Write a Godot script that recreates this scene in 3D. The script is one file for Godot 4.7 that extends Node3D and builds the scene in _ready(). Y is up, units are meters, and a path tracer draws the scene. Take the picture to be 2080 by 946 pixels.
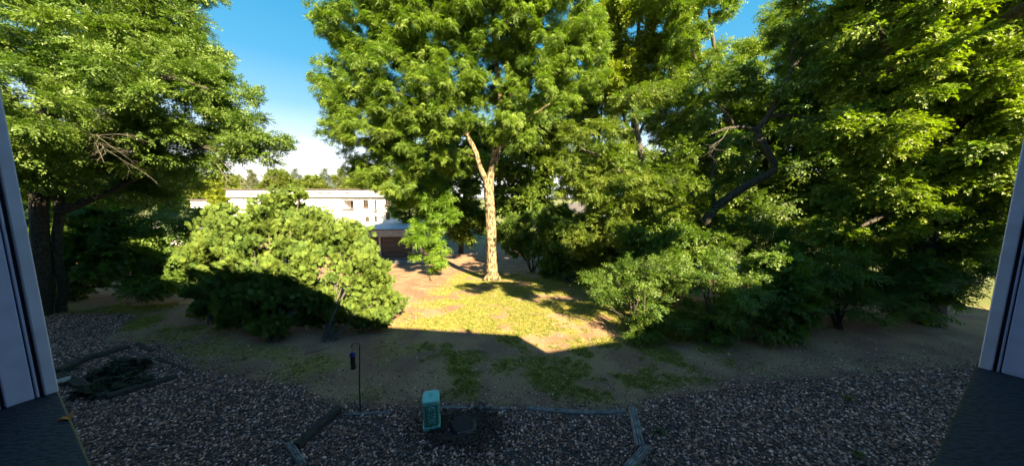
extends Node3D

var rng := RandomNumberGenerator.new()
var bump := FastNoiseLite.new()
var patch := FastNoiseLite.new()
var gap := FastNoiseLite.new()
var M := {}
var sprays := {}
var taken := {}

func _ready() -> void:
	# camera
	var cam := Camera3D.new()
	cam.name = "camera"
	cam.fov = 75.84
	cam.near = 0.05
	cam.far = 2500.0
	add_child(cam)
	cam.position = Vector3(0, 4.2, 0)
	cam.rotation.x = -0.1197
	cam.current = true
	# sky, exposure
	# a clear sky: white haze at the horizon, cyan above it, redder and less green at the unseen zenith, tinted to neutralise the shade
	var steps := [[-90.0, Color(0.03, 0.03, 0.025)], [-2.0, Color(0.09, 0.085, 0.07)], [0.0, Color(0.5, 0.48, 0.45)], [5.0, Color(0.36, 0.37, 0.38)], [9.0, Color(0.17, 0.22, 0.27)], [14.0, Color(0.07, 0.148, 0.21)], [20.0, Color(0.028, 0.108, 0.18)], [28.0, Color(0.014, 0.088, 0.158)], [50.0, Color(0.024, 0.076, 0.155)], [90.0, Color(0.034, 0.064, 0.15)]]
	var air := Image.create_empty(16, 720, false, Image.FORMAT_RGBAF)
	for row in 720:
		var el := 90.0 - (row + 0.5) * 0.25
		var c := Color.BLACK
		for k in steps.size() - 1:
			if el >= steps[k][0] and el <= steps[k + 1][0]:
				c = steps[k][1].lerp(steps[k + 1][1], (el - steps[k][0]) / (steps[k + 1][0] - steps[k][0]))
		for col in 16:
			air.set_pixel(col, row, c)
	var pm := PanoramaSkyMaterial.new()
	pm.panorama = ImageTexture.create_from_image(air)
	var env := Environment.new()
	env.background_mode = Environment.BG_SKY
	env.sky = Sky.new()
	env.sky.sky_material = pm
	env.tonemap_mode = Environment.TONE_MAPPER_LINEAR
	env.tonemap_exposure = 5.4
	env.sdfgi_enabled = true
	env.ssao_enabled = true
	env.ssil_enabled = true
	var we := WorldEnvironment.new()
	we.name = "world"
	we.environment = env
	add_child(we)
	# the sun stands behind the house, to the right
	var sun := DirectionalLight3D.new()
	sun.name = "sun"
	sun.light_color = Color(1.0, 0.92, 0.75)
	sun.light_energy = 1.6
	sun.light_angular_distance = 0.53
	sun.shadow_enabled = true
	add_child(sun)
	sun.basis = Basis.looking_at(Vector3(-0.5, -0.675, -0.866).normalized())
	bump.seed = 3
	bump.frequency = 0.5
	patch.seed = 8
	patch.frequency = 0.45
	patch.fractal_octaves = 3
	gap.seed = 12
	gap.frequency = 0.33
	gap.fractal_octaves = 2
	make_materials()
	rng.seed = 5
	make_sprays()
	make_ground()
	make_buildings()
	make_balcony()
	make_far()
	make_trees()
	make_gravel()
	make_grass()
	make_litter()
	make_small_things()

# ---------------------------------------------------------------- shapes
class Shape:
	var v := PackedVector3Array()
	var n := PackedVector3Array()
	var c := PackedColorArray()
	var i := PackedInt32Array()

	func tri(a: Vector3, b: Vector3, d: Vector3) -> void:
		var nn := (d - a).cross(b - a).normalized()
		var k := v.size()
		v.append(a); v.append(b); v.append(d)
		n.append(nn); n.append(nn); n.append(nn)
		i.append(k); i.append(k + 1); i.append(k + 2)

	func tri_out(a: Vector3, b: Vector3, d: Vector3, mid: Vector3) -> void:
		if (d - a).cross(b - a).dot((a + b + d) / 3.0 - mid) < 0.0:
			tri(a, d, b)
		else:
			tri(a, b, d)

	func quad_out(a: Vector3, b: Vector3, d: Vector3, e: Vector3, mid: Vector3) -> void:
		tri_out(a, b, d, mid)
		tri_out(a, d, e, mid)

	# a box with chamfered edges
	func box(t: Transform3D, size: Vector3, b := 0.004) -> void:
		var h := size * 0.5
		b = minf(b, minf(h.x, minf(h.y, h.z)) * 0.6)
		var mid := t.origin
		var p := func(sx: int, sy: int, sz: int, axis: int) -> Vector3:
			var q := Vector3(sx * (h.x - (0.0 if axis == 0 else b)), sy * (h.y - (0.0 if axis == 1 else b)), sz * (h.z - (0.0 if axis == 2 else b)))
			return t * q
		for s in [-1, 1]:
			quad_out(p.call(s, -1, -1, 0), p.call(s, 1, -1, 0), p.call(s, 1, 1, 0), p.call(s, -1, 1, 0), mid)
			quad_out(p.call(-1, s, -1, 1), p.call(1, s, -1, 1), p.call(1, s, 1, 1), p.call(-1, s, 1, 1), mid)
			quad_out(p.call(-1, -1, s, 2), p.call(1, -1, s, 2), p.call(1, 1, s, 2), p.call(-1, 1, s, 2), mid)
		if b <= 0.0:
			return
		for s in [-1, 1]:
			for r in [-1, 1]:
				quad_out(p.call(s, r, -1, 0), p.call(s, r, 1, 0), p.call(s, r, 1, 1), p.call(s, r, -1, 1), mid)
				quad_out(p.call(s, -1, r, 0), p.call(s, 1, r, 0), p.call(s, 1, r, 2), p.call(s, -1, r, 2), mid)
				quad_out(p.call(-1, s, r, 1), p.call(1, s, r, 1), p.call(1, s, r, 2), p.call(-1, s, r, 2), mid)
				for q in [-1, 1]:
					tri_out(p.call(s, r, q, 0), p.call(s, r, q, 1), p.call(s, r, q, 2), mid)

	# a round, tapered tube through points
	func tube(pts: PackedVector3Array, radii: PackedFloat32Array, sides: int, rough := 0.0, closed := true) -> void:
		var up := Vector3(0.13, 0.31, 0.94).normalized()
		var k := v.size()
		for j in pts.size():
			var d := (pts[mini(j + 1, pts.size() - 1)] - pts[maxi(j - 1, 0)]).normalized()
			var a := up.cross(d)
			if a.length() < 0.05:
				a = Vector3(1, 0.2, 0).cross(d)
			a = a.normalized()
			var b := d.cross(a)
			for s in sides:
				var w := TAU * s / sides
				var o := a * cos(w) + b * sin(w)
				var r := radii[j]
				if rough > 0.0:
					r *= 1.0 + rough * (sin(3.0 * w + pts[j].y * 1.7 + pts[j].x) * 0.6 + sin(7.0 * w + pts[j].y * 0.9) * 0.4 + (sin(13.0 * w + sin(pts[j].y * 2.1) * 1.5) * 0.35 if sides > 20 else 0.0))
				v.append(pts[j] + o * r)
				n.append(o)
		for j in pts.size() - 1:
			for s in sides:
				var p0 := k + j * sides + s
				var p1 := k + j * sides + (s + 1) % sides
				for q in [p0, p0 + sides, p1, p1, p0 + sides, p1 + sides]:
					i.append(q)
		if closed:
			for e in [0, pts.size() - 1]:
				var c0: int = k + e * sides
				for s in sides - 2:
					tri_out(v[c0], v[c0 + s + 1], v[c0 + s + 2], pts[clampi(e + (1 if e == 0 else -1), 0, pts.size() - 1)])

	# rings of equal length joined into a skin, flat shaded
	func loft(rings: Array, mid_of: Array, ends := true) -> void:
		for j in rings.size() - 1:
			var a: PackedVector3Array = rings[j]
			var b: PackedVector3Array = rings[j + 1]
			var mid: Vector3 = (mid_of[j] + mid_of[j + 1]) * 0.5
			for s in a.size():
				var s2 := (s + 1) % a.size()
				quad_out(a[s], a[s2], b[s2], b[s], mid)
		if ends:
			for e in [0, rings.size() - 1]:
				var a: PackedVector3Array = rings[e]
				var inner: Vector3 = mid_of[1] if e == 0 else mid_of[rings.size() - 2]
				var m := Vector3.ZERO
				for q in a:
					m += q
				m /= a.size()
				for s in a.size():
					tri_out(a[s], a[(s + 1) % a.size()], m, inner)

	func made() -> ArrayMesh:
		var arr := []
		arr.resize(Mesh.ARRAY_MAX)
		arr[Mesh.ARRAY_VERTEX] = v
		arr[Mesh.ARRAY_NORMAL] = n
		if c.size() == v.size():
			arr[Mesh.ARRAY_COLOR] = c
		arr[Mesh.ARRAY_INDEX] = i
		var m := ArrayMesh.new()
		m.add_surface_from_arrays(Mesh.PRIMITIVE_TRIANGLES, arr)
		return m

func named(base: String) -> String:
	var k: int = taken.get(base, 0)
	taken[base] = k + 1
	return base if k == 0 else "%s_%03d" % [base, k]

func part(called: String, s: Shape, mat: Material, parent: Node3D) -> MeshInstance3D:
	var o := MeshInstance3D.new()
	o.name = named(called) if parent == self else called
	o.mesh = s.made()
	o.material_override = mat
	parent.add_child(o, true)
	return o

func thing(called: String, label: String, category: String, at: Vector3, turn := 0.0, group := "") -> Node3D:
	var o := Node3D.new()
	o.name = named(called)
	add_child(o, true)
	o.position = at
	o.rotation.y = turn
	tag(o, label, category, group)
	return o

func tag(o: Node3D, label: String, category: String, group := "") -> Node3D:
	o.set_meta("label", label)
	o.set_meta("category", category)
	if group != "":
		o.set_meta("group", group)
	return o

func kind(o: Node3D, k: String, label := "") -> Node3D:
	o.set_meta("kind", k)
	if label != "":
		o.set_meta("label", label)
	return o

func lin(r: float, g: float, b: float) -> Color:
	return Color(r, g, b).linear_to_srgb()

func put_many(called: String, mesh: Mesh, mat: Material, places: Array, tints: PackedColorArray, parent: Node3D) -> MultiMeshInstance3D:
	var mm := MultiMesh.new()
	mm.transform_format = MultiMesh.TRANSFORM_3D
	mm.use_colors = true
	mm.mesh = mesh
	mm.instance_count = places.size()
	for k in places.size():
		mm.set_instance_transform(k, places[k])
		mm.set_instance_color(k, tints[k])
	var o := MultiMeshInstance3D.new()
	o.name = named(called) if parent == self else called
	o.multimesh = mm
	o.material_override = mat
	parent.add_child(o, true)
	o.set_meta("kind", "stuff")
	return o

# ---------------------------------------------------------------- materials
func noise_tex(freq: float, stops: Array, size := 512, kind_of := FastNoiseLite.TYPE_SIMPLEX_SMOOTH, octaves := 5, seed_of := 1) -> NoiseTexture2D:
	var f := FastNoiseLite.new()
	f.noise_type = kind_of
	f.frequency = freq
	f.fractal_octaves = octaves
	f.seed = seed_of
	var g := Gradient.new()
	g.offsets = PackedFloat32Array()
	g.colors = PackedColorArray()
	var off := PackedFloat32Array()
	var col := PackedColorArray()
	for s in stops:
		off.append(s[0])
		col.append(s[1])
	g.offsets = off
	g.colors = col
	var t := NoiseTexture2D.new()
	t.width = size
	t.height = size
	t.seamless = true
	t.noise = f
	t.color_ramp = g
	return t

func solid(r: float, g: float, b: float, rough := 0.8, spec := 0.5) -> StandardMaterial3D:
	var m := StandardMaterial3D.new()
	m.albedo_color = lin(r, g, b)
	m.roughness = rough
	m.metallic_specular = spec
	return m

# colour times a grain texture laid on by position, with relief of that texture
func grained(r: float, g: float, b: float, tex: Texture2D, scale: Vector3, rough := 0.85, relief := 0.0, world := false) -> StandardMaterial3D:
	var m := solid(r, g, b, rough)
	m.albedo_texture = tex
	m.uv1_triplanar = true
	m.uv1_world_triplanar = world
	m.uv1_scale = scale
	if relief > 0.0:
		m.heightmap_enabled = true
		m.heightmap_texture = tex
		m.heightmap_scale = relief
	return m

func leafy(through: Color, rough := 0.42) -> StandardMaterial3D:
	var m := StandardMaterial3D.new()
	m.albedo_color = Color.WHITE
	m.vertex_color_use_as_albedo = true
	m.roughness = rough
	m.metallic_specular = 0.5
	m.cull_mode = BaseMaterial3D.CULL_DISABLED
	m.backlight_enabled = true
	m.backlight = through
	return m

func gray(x: float) -> Color:
	return Color(x, x, x)

func make_materials() -> void:
	var bark := noise_tex(0.02, [[0.0, gray(0.38)], [0.42, gray(0.72)], [0.6, gray(0.95)], [1.0, gray(1.0)]], 512, FastNoiseLite.TYPE_SIMPLEX_SMOOTH, 5, 3)
	var fine := noise_tex(0.05, [[0.0, gray(0.6)], [0.5, gray(0.88)], [1.0, gray(1.0)]], 512, FastNoiseLite.TYPE_SIMPLEX_SMOOTH, 6, 4)
	var soil := noise_tex(0.035, [[0.0, Color(0.55, 0.5, 0.45)], [0.4, Color(0.85, 0.83, 0.8)], [0.62, Color(0.97, 0.95, 0.93)], [1.0, Color(1, 1, 1)]], 1024, FastNoiseLite.TYPE_SIMPLEX_SMOOTH, 6, 5)
	var wood := noise_tex(0.016, [[0.0, gray(0.3)], [0.38, gray(0.6)], [0.5, gray(0.85)], [1.0, gray(1.0)]], 512, FastNoiseLite.TYPE_SIMPLEX_SMOOTH, 5, 6)
	var mottle := noise_tex(0.012, [[0.0, gray(0.74)], [0.5, gray(0.93)], [1.0, gray(1.0)]], 512, FastNoiseLite.TYPE_SIMPLEX_SMOOTH, 4, 7)
	var plates := noise_tex(0.011, [[0.0, gray(0.3)], [0.4, gray(0.5)], [0.5, gray(0.8)], [0.62, Color(1, 0.98, 0.94)], [1.0, Color(0.85, 0.88, 0.85)]], 512, FastNoiseLite.TYPE_SIMPLEX_SMOOTH, 6, 9)
	var faint := noise_tex(0.01, [[0.0, gray(0.9)], [1.0, gray(1.0)]], 256, FastNoiseLite.TYPE_SIMPLEX_SMOOTH, 4, 17)
	M.leaf = leafy(Color(0.86, 0.95, 0.3))
	M.cedar = leafy(Color(0.7, 0.8, 0.3), 0.7)
	M.needle = leafy(Color(0.4, 0.5, 0.2), 0.6)
	M.grass = leafy(Color(0.8, 0.8, 0.25), 0.6)
	M.tan_bark = grained(0.42, 0.32, 0.19, plates, Vector3(1.5, 0.5, 1.5), 0.95, 5.0)
	M.dark_bark = grained(0.085, 0.07, 0.052, bark, Vector3(2.0, 0.45, 2.0), 0.95, 3.5)
	M.grey_bark = grained(0.16, 0.14, 0.11, bark, Vector3(5.0, 1.2, 5.0), 0.95, 2.0)
	M.dead_wood = grained(0.24, 0.21, 0.17, fine, Vector3(6, 6, 6), 0.9)
	M.ground = grained(1, 1, 1, soil, Vector3(0.9, 0.9, 0.9), 0.95, 1.6, true)
	M.ground.vertex_color_use_as_albedo = true
	M.pebble = grained(1, 1, 1, fine, Vector3(9, 9, 9), 0.7)
	M.pebble.vertex_color_use_as_albedo = true
	M.chip = solid(1, 1, 1, 0.85)
	M.chip.vertex_color_use_as_albedo = true
	M.siding = grained(0.54, 0.6, 0.87, faint, Vector3(3, 2, 3), 0.5)
	M.trim = grained(0.62, 0.68, 0.88, faint, Vector3(2, 2, 2), 0.45)
	M.backing = solid(0.05, 0.065, 0.09, 0.8)
	M.sill = grained(0.032, 0.038, 0.05, wood, Vector3(2.2, 3, 6.5), 0.55, 0.25)
	M.timber = grained(0.34, 0.33, 0.31, wood, Vector3(0.7, 7, 7), 0.95, 0.8)
	M.old_timber = grained(0.1, 0.085, 0.065, wood, Vector3(0.7, 7, 7), 0.95, 0.8)
	M.teal = grained(0.13, 0.45, 0.38, mottle, Vector3(3, 3, 3), 0.45)
	M.pale_teal = grained(0.25, 0.72, 0.64, mottle, Vector3(4, 4, 4), 0.4)
	M.stump = grained(0.035, 0.033, 0.033, bark, Vector3(6, 6, 6), 0.9, 0.8)
	M.stump_bark = grained(0.22, 0.21, 0.2, bark, Vector3(7, 3, 7), 0.9, 1.0)
	M.iron = solid(0.012, 0.012, 0.014, 0.5)
	M.blue_cap = solid(0.03, 0.06, 0.3, 0.4)
	M.seed = grained(0.045, 0.035, 0.025, fine, Vector3(20, 20, 20), 0.8)
	M.pale_board = grained(0.62, 0.6, 0.55, wood, Vector3(2, 9, 9), 0.7)
	M.orange = solid(0.6, 0.2, 0.02, 0.6)
	M.roof_sheet = grained(0.62, 0.66, 0.7, mottle, Vector3(0.6, 0.6, 0.6), 0.6)
	M.fascia = grained(0.46, 0.48, 0.52, mottle, Vector3(1.2, 1.2, 1.2), 0.7)
	M.taupe = grained(0.13, 0.1, 0.09, mottle, Vector3(0.8, 0.8, 0.8), 0.8)
	M.post = solid(0.5, 0.48, 0.42, 0.7)
	M.stucco = grained(0.82, 0.8, 0.79, mottle, Vector3(0.3, 0.3, 0.3), 0.9)
	M.parapet = grained(0.8, 0.74, 0.72, mottle, Vector3(0.25, 0.25, 0.25), 0.85)
	M.flashing = solid(0.12, 0.09, 0.09, 0.6)
	M.brown = solid(0.14, 0.09, 0.07, 0.7)
	M.window_dark = solid(0.025, 0.025, 0.03, 0.12)
	M.asphalt = grained(0.16, 0.15, 0.15, soil, Vector3(1.2, 1.2, 1.2), 0.9, 0.5, true)
	M.shingle = grained(0.12, 0.11, 0.11, fine, Vector3(2, 2, 2), 0.9)
	M.house_wall = grained(0.5, 0.5, 0.52, mottle, Vector3(0.5, 0.5, 0.5), 0.8)

# ---------------------------------------------------------------- leaves
# outline: [place along the leaf, half width] with the widths as shares of the leaf's length
func add_leaf(s: Shape, base: Vector3, d: Vector3, up: Vector3, length: float, outline: Array, fold := 0.3, curl := 0.25) -> void:
	var side := d.cross(up).normalized()
	var nor := side.cross(d).normalized()
	for q in [-1.0, 1.0]:
		for k in outline.size() - 1:
			var a: Array = outline[k]
			var b: Array = outline[k + 1]
			var ma: Vector3 = base + d * (a[0] * length) - nor * (curl * length * a[0] * a[0])
			var mb: Vector3 = base + d * (b[0] * length) - nor * (curl * length * b[0] * b[0])
			var ea: Vector3 = ma + side * (q * a[1] * length) + nor * (fold * a[1] * length)
			var eb: Vector3 = mb + side * (q * b[1] * length) + nor * (fold * b[1] * length)
			if b[1] > 0.001:
				s.tri(ma, mb, eb)
			if a[1] > 0.001:
				s.tri(ma, eb, ea)

func make_sprays() -> void:
	var oval := [[0.0, 0.0], [0.3, 0.26], [0.65, 0.22], [1.0, 0.0]]
	var maple := [[0.0, 0.1], [0.12, 0.42], [0.3, 0.2], [0.46, 0.5], [0.6, 0.16], [1.0, 0.0]]
	var oak := [[0.0, 0.04], [0.22, 0.2], [0.34, 0.09], [0.52, 0.36], [0.64, 0.1], [0.84, 0.18], [1.0, 0.0]]
	for spec in [["maple", maple, 0.125, 11, 0.42], ["oak", oak, 0.135, 12, 0.42], ["oval", oval, 0.1, 13, 0.42], ["long", [[0.0, 0.0], [0.25, 0.17], [0.6, 0.14], [1.0, 0.0]], 0.13, 12, 0.45]]:
		var s := Shape.new()
		var total: int = spec[3]
		for k in total:
			var t := (k + 0.6) / total
			var sd := 1.0 if k % 2 == 0 else -1.0
			var p := Vector3(rng.randf_range(-0.02, 0.02), -0.1 * t * t * spec[4], t * spec[4])
			var d := Vector3(sd * rng.randf_range(0.5, 1.1), rng.randf_range(-0.55, 0.35), rng.randf_range(0.1, 0.9)).normalized()
			if k == total - 1:
				d = Vector3(0.1, -0.2, 1).normalized()
			var up := Vector3(rng.randf_range(-0.5, 0.5), 1.0, rng.randf_range(-0.5, 0.5)).normalized()
			add_leaf(s, p + d * 0.03, d, up, spec[2] * rng.randf_range(0.75, 1.2), spec[1], 0.3, rng.randf_range(0.0, 0.4))
		s.tube(PackedVector3Array([Vector3.ZERO, Vector3(0, -0.02, spec[4] * 0.5), Vector3(0, -0.1 * spec[4], spec[4])]), PackedFloat32Array([0.005, 0.004, 0.002]), 3, 0.0, false)
		sprays[spec[0]] = s.made()
	# feathery compound fronds
	var f := Shape.new()
	for k in 6:
		var base := Vector3(0, 0, 0.07 * k)
		var d := Vector3((1.0 if k % 2 == 0 else -1.0) * rng.randf_range(0.5, 1.0), rng.randf_range(-0.7, 0.0), rng.randf_range(0.4, 1.0)).normalized()
		var up := Vector3(rng.randf_range(-0.4, 0.4), 1, rng.randf_range(-0.4, 0.4)).normalized()
		var side := d.cross(up).normalized()
		for j in 6:
			var t := (j + 1) / 6.0
			for q in [-1.0, 1.0]:
				var p := base + d * (0.3 * t) - Vector3(0, 0.1 * t * t, 0)
				var ld: Vector3 = (side * q + d * rng.randf_range(0.1, 0.7) + up * rng.randf_range(-0.45, 0.3)).normalized()
				add_leaf(f, p, ld, up, 0.095 * (1.15 - 0.4 * t) * rng.randf_range(0.7, 1.2), [[0.0, 0.0], [0.45, 0.25], [1.0, 0.0]], 0.25, 0.2)
	sprays.frond = f.made()
	# flat scaly fans
	var fan := Shape.new()
	for k in 9:
		var t := k / 8.0
		for q in [-1.0, 1.0]:
			var p := Vector3(0, -0.05 * t, 0.3 * t)
			var d := Vector3(q * rng.randf_range(0.5, 0.9), rng.randf_range(-0.25, 0.25), rng.randf_range(0.6, 1.0)).normalized()
			var l := (0.2 - 0.11 * t) * rng.randf_range(0.8, 1.2)
			var up := Vector3(rng.randf_range(-0.4, 0.4), 1, 0).normalized()
			add_leaf(fan, p, d, up, l, [[0.0, 0.04], [0.4, 0.12], [1.0, 0.03]], 0.4, 0.2)
			for j in 3:
				var d2 := (d + Vector3(rng.randf_range(-0.8, 0.8), rng.randf_range(-0.4, 0.4), rng.randf_range(-0.2, 0.5))).normalized()
				add_leaf(fan, p + d * (l * (0.3 + 0.25 * j)), d2, up, l * 0.5, [[0.0, 0.08], [0.5, 0.22], [1.0, 0.05]], 0.4, 0.2)
	sprays.fan = fan.made()
	# short needled twigs
	var ndl := Shape.new()
	for k in 20:
		var t := k / 19.0
		var w := k * 2.4
		var d := Vector3(cos(w), sin(w) * 0.6 - 0.2, 0.8).normalized()
		add_leaf(ndl, Vector3(0, -0.04 * t, 0.5 * t), d, Vector3.UP, 0.17 - 0.07 * t, [[0.0, 0.06], [0.5, 0.12], [1.0, 0.0]], 0.3, 0.0)
	sprays.needle = ndl.made()

# ---------------------------------------------------------------- trees
func smooth_path(pts: Array, step := 0.45) -> Array:
	# [[Vector3, radius], ...] through a Catmull-Rom curve
	var out := []
	for k in pts.size() - 1:
		var p0: Vector3 = pts[maxi(k - 1, 0)][0]
		var p1: Vector3 = pts[k][0]
		var p2: Vector3 = pts[k + 1][0]
		var p3: Vector3 = pts[mini(k + 2, pts.size() - 1)][0]
		var m := maxi(1, int(p1.distance_to(p2) / step))
		for j in m:
			var t := float(j) / m
			out.append([p1.cubic_interpolate(p2, p0, p3, t), lerpf(pts[k][1], pts[k + 1][1], t)])
	out.append(pts[-1])
	return out

func tube_of(s: Shape, path: Array, off: Vector3, sides: int, rough := 0.0) -> void:
	var p := PackedVector3Array()
	var r := PackedFloat32Array()
	for q in path:
		p.append(q[0] - off)
		r.append(q[1])
	s.tube(p, r, sides, rough)

func tree(called: String, label: String, category: String, group: String, trunk: Array, limbs: Array, lobes: Array, o: Dictionary) -> Node3D:
	rng.seed = o.seed
	var base: Vector3 = trunk[0][0]
	var root := thing(called, label, category, base, 0.0, group)
	var bark: Material = o.get("bark", M.dark_bark)
	var nodes := PackedVector3Array()
	var node_r := PackedFloat32Array()
	var path := smooth_path(trunk, 0.3)
	var s := Shape.new()
	tube_of(s, path, base, o.get("sides", 10), o.get("rough", 0.07))
	part("trunk", s, bark, root)
	var from: float = o.get("from", 0.35)
	for k in path.size():
		if k >= path.size() * from:
			nodes.append(path[k][0])
			node_r.append(path[k][1])
	for l in limbs:
		var lp := smooth_path(l, 0.4)
		for k in lp.size():
			if k > 0 and k < lp.size() - 1:
				lp[k][0] += Vector3(rng.randf_range(-1, 1), rng.randf_range(-1, 1), rng.randf_range(-1, 1)) * 0.05
			nodes.append(lp[k][0])
			node_r.append(lp[k][1])
		var ls := Shape.new()
		tube_of(ls, lp, base, 7, 0.05)
		part("limb", ls, bark, root)
	# where the clumps of leaves hang
	var dens: float = o.get("dens", 1.6)
	var cr: float = o.get("cr", 0.55)
	var clumps := []
	for b in lobes:
		var c: Vector3 = b[0]
		var r: Vector3 = b[1]
		var area := 4.0 * (r.x * r.y + r.y * r.z + r.x * r.z)
		var want := maxi(2, int(area * dens * 0.8))
		for k in want:
			var d := Vector3(rng.randfn(), rng.randfn(), rng.randfn()).normalized()
			var q: Vector3 = c + d * r * lerpf(o.get("hollow", 0.45), 1.0, sqrt(rng.randf()))
			if q.y < ground_y(q.x, q.z) + o.get("clear", 0.25):
				continue
			if gap.get_noise_3dv(q * o.get("gapscale", 1.0)) < o.get("gap", -0.28):
				continue
			clumps.append([q.distance_to(base) + rng.randf() * 0.5, q])
	clumps.sort_custom(func(a, b): return a[0] < b[0])
	var twigs := Shape.new()
	var places := []
	var tints := PackedColorArray()
	var per: int = o.get("per", 34)
	var ta: Color = o.ta
	var tb: Color = o.tb
	var droop: float = o.get("droop", 0.3)
	var sc: float = o.get("scale", 1.0)
	for cl in clumps:
		var q: Vector3 = cl[1]
		var best := 1e9
		var at := 0
		for k in nodes.size():
			var dd := nodes[k] - q
			var cost := dd.length_squared() + (maxf(0.0, dd.y) * 1.5 + 0.2) ** 2
			if cost < best:
				best = cost
				at = k
		var a := nodes[at]
		var length := a.distance_to(q)
		var r0 := minf(node_r[at] * 0.75, 0.012 + 0.011 * length)
		var bend := Vector3(rng.randf_range(-1, 1), rng.randf_range(-0.2, 1.0), rng.randf_range(-1, 1)) * length * 0.13
		var bp := PackedVector3Array([a, a.lerp(q, 0.35) + bend, a.lerp(q, 0.7) + bend * 0.8, q])
		var br := PackedFloat32Array([r0, r0 * 0.75, r0 * 0.5, 0.006])
		var lp := PackedVector3Array()
		for w in bp:
			lp.append(w - base)
		twigs.tube(lp, br, 4, 0.0, false)
		for j in [2, 3]:
			nodes.append(bp[j])
			node_r.append(br[j])
		var bd := (q - a).normalized()
		var tone := rng.randf()
		var cs: float = cr * rng.randf_range(0.55, 1.35)
		for k in per:
			var d := Vector3(rng.randfn(), rng.randfn() * 0.7, rng.randfn()).normalized()
			var off := d * cs * pow(rng.randf(), 0.5) * Vector3(1, o.get("flat", 0.68), 1)
			var dir: Vector3 = (d * o.get("radial", 0.8) + bd * 0.5 + Vector3(rng.randf_range(-0.5, 0.5), rng.randf_range(-0.4, 0.4) - droop, rng.randf_range(-0.5, 0.5))).normalized()
			var up := (Vector3.UP + Vector3(rng.randf_range(-0.7, 0.7), 0, rng.randf_range(-0.7, 0.7)) + d * 0.3).normalized()
			if o.has("tumble"):
				up = Vector3(rng.randfn(), rng.randfn() * 0.6, rng.randfn()).normalized()
			var x := up.cross(dir)
			if x.length() < 0.1:
				x = Vector3.RIGHT
			x = x.normalized()
			up = dir.cross(x)
			var z := sc * rng.randf_range(0.75, 1.2)
			places.append(Transform3D(Basis(x * z, up * z, dir * z), q + off - dir * (0.2 * z) - base))
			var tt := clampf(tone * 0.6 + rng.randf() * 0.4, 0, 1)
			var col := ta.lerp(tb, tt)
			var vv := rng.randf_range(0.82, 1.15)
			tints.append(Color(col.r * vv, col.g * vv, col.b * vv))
	var tw := part("branches", twigs, bark, root)
	tw.set_meta("kind", "stuff")
	put_many("foliage", sprays[o.spray], o.get("leaf", M.leaf), places, tints, root)
	for dd in o.get("dead", []):
		var ds := Shape.new()
		bare(ds, dd[0] - base, dd[1] - base, 0.01, 3)
		part("dead_branch", ds, M.dead_wood, root)
	return root

func bare(s: Shape, a: Vector3, b: Vector3, r: float, depth: int) -> void:
	var l := a.distance_to(b)
	var m := a.lerp(b, 0.5) + Vector3(rng.randf_range(-1, 1), rng.randf_range(-1, 1), rng.randf_range(-1, 1)) * l * 0.12
	s.tube(PackedVector3Array([a, m, b]), PackedFloat32Array([r, r * 0.75, r * 0.4]), 4, 0.0, false)
	if depth <= 0:
		return
	for k in 3:
		var t := rng.randf_range(0.3, 0.95)
		var p := a.lerp(m, t * 2.0) if t < 0.5 else m.lerp(b, t * 2.0 - 1.0)
		var d := ((b - a).normalized() + Vector3(rng.randf_range(-1, 1), rng.randf_range(-0.9, 0.7), rng.randf_range(-1, 1)) * 0.9).normalized()
		bare(s, p, p + d * l * rng.randf_range(0.35, 0.6), r * 0.55, depth - 1)

func on_ground(p: Vector3, sink := 0.1) -> Vector3:
	return Vector3(p.x, ground_y(p.x, p.z) - sink, p.z)

# a shrub: several stems from one base, lobes of leaves
func shrub(called: String, label: String, category: String, group: String, at: Vector3, lobes: Array, o: Dictionary) -> Node3D:
	rng.seed = o.seed + 500
	var foot := on_ground(at)
	var limbs := []
	for b in lobes:
		for k in o.get("stems", 1):
			var c: Vector3 = b[0] + Vector3(rng.randf_range(-1, 1), rng.randf_range(-0.6, 0.6), rng.randf_range(-1, 1)) * b[1] * 0.5
			var st: Vector3 = foot + Vector3(rng.randf_range(-0.2, 0.2), 0, rng.randf_range(-0.2, 0.2))
			var mid := st.lerp(c, 0.5) + Vector3(rng.randf_range(-0.2, 0.2), 0.25, rng.randf_range(-0.2, 0.2))
			var r: float = o.get("stem", 0.04)
			limbs.append([[st, r], [mid, r * 0.75], [c, r * 0.35]])
	var top: Vector3 = lobes[0][0]
	var trunk := [[foot, o.get("stem", 0.04) * 1.3], [foot.lerp(top, 0.4) + Vector3(0.05, 0.1, 0), o.get("stem", 0.04)], [top, 0.015]]
	return tree(called, label, category, group, trunk, limbs, lobes, o)

# ---------------------------------------------------------------- ground
func smooth01(t: float) -> float:
	t = clampf(t, 0, 1)
	return t * t * (3.0 - 2.0 * t)

func ground_y(x: float, z: float) -> float:
	return -1.3 * smooth01((-z - 9.0) / 15.0) + (bump.get_noise_2d(x, z) * 0.035 + bump.get_noise_2d(x * 4.3 + 70.0, z * 4.3) * 0.016) * smooth01((24.0 + z) / 4.0)

# the far edge of the gravel, as z for each x
func gravel_edge(x: float) -> float:
	var e := [[-40.0, -10.4], [-13.6, -10.4], [-11.9, -8.2], [-10.0, -8.1], [-7.6, -6.8], [-5.4, -6.4], [-3.6, -5.65], [-1.5, -5.6], [2.3, -5.5], [3.9, -6.1], [6.4, -6.5], [11.6, -7.0], [40.0, -8.0]]
	for k in e.size() - 1:
		if x <= e[k + 1][0]:
			return lerpf(e[k][1], e[k + 1][1], (x - e[k][0]) / (e[k + 1][0] - e[k][0]))
	return -8.0

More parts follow.
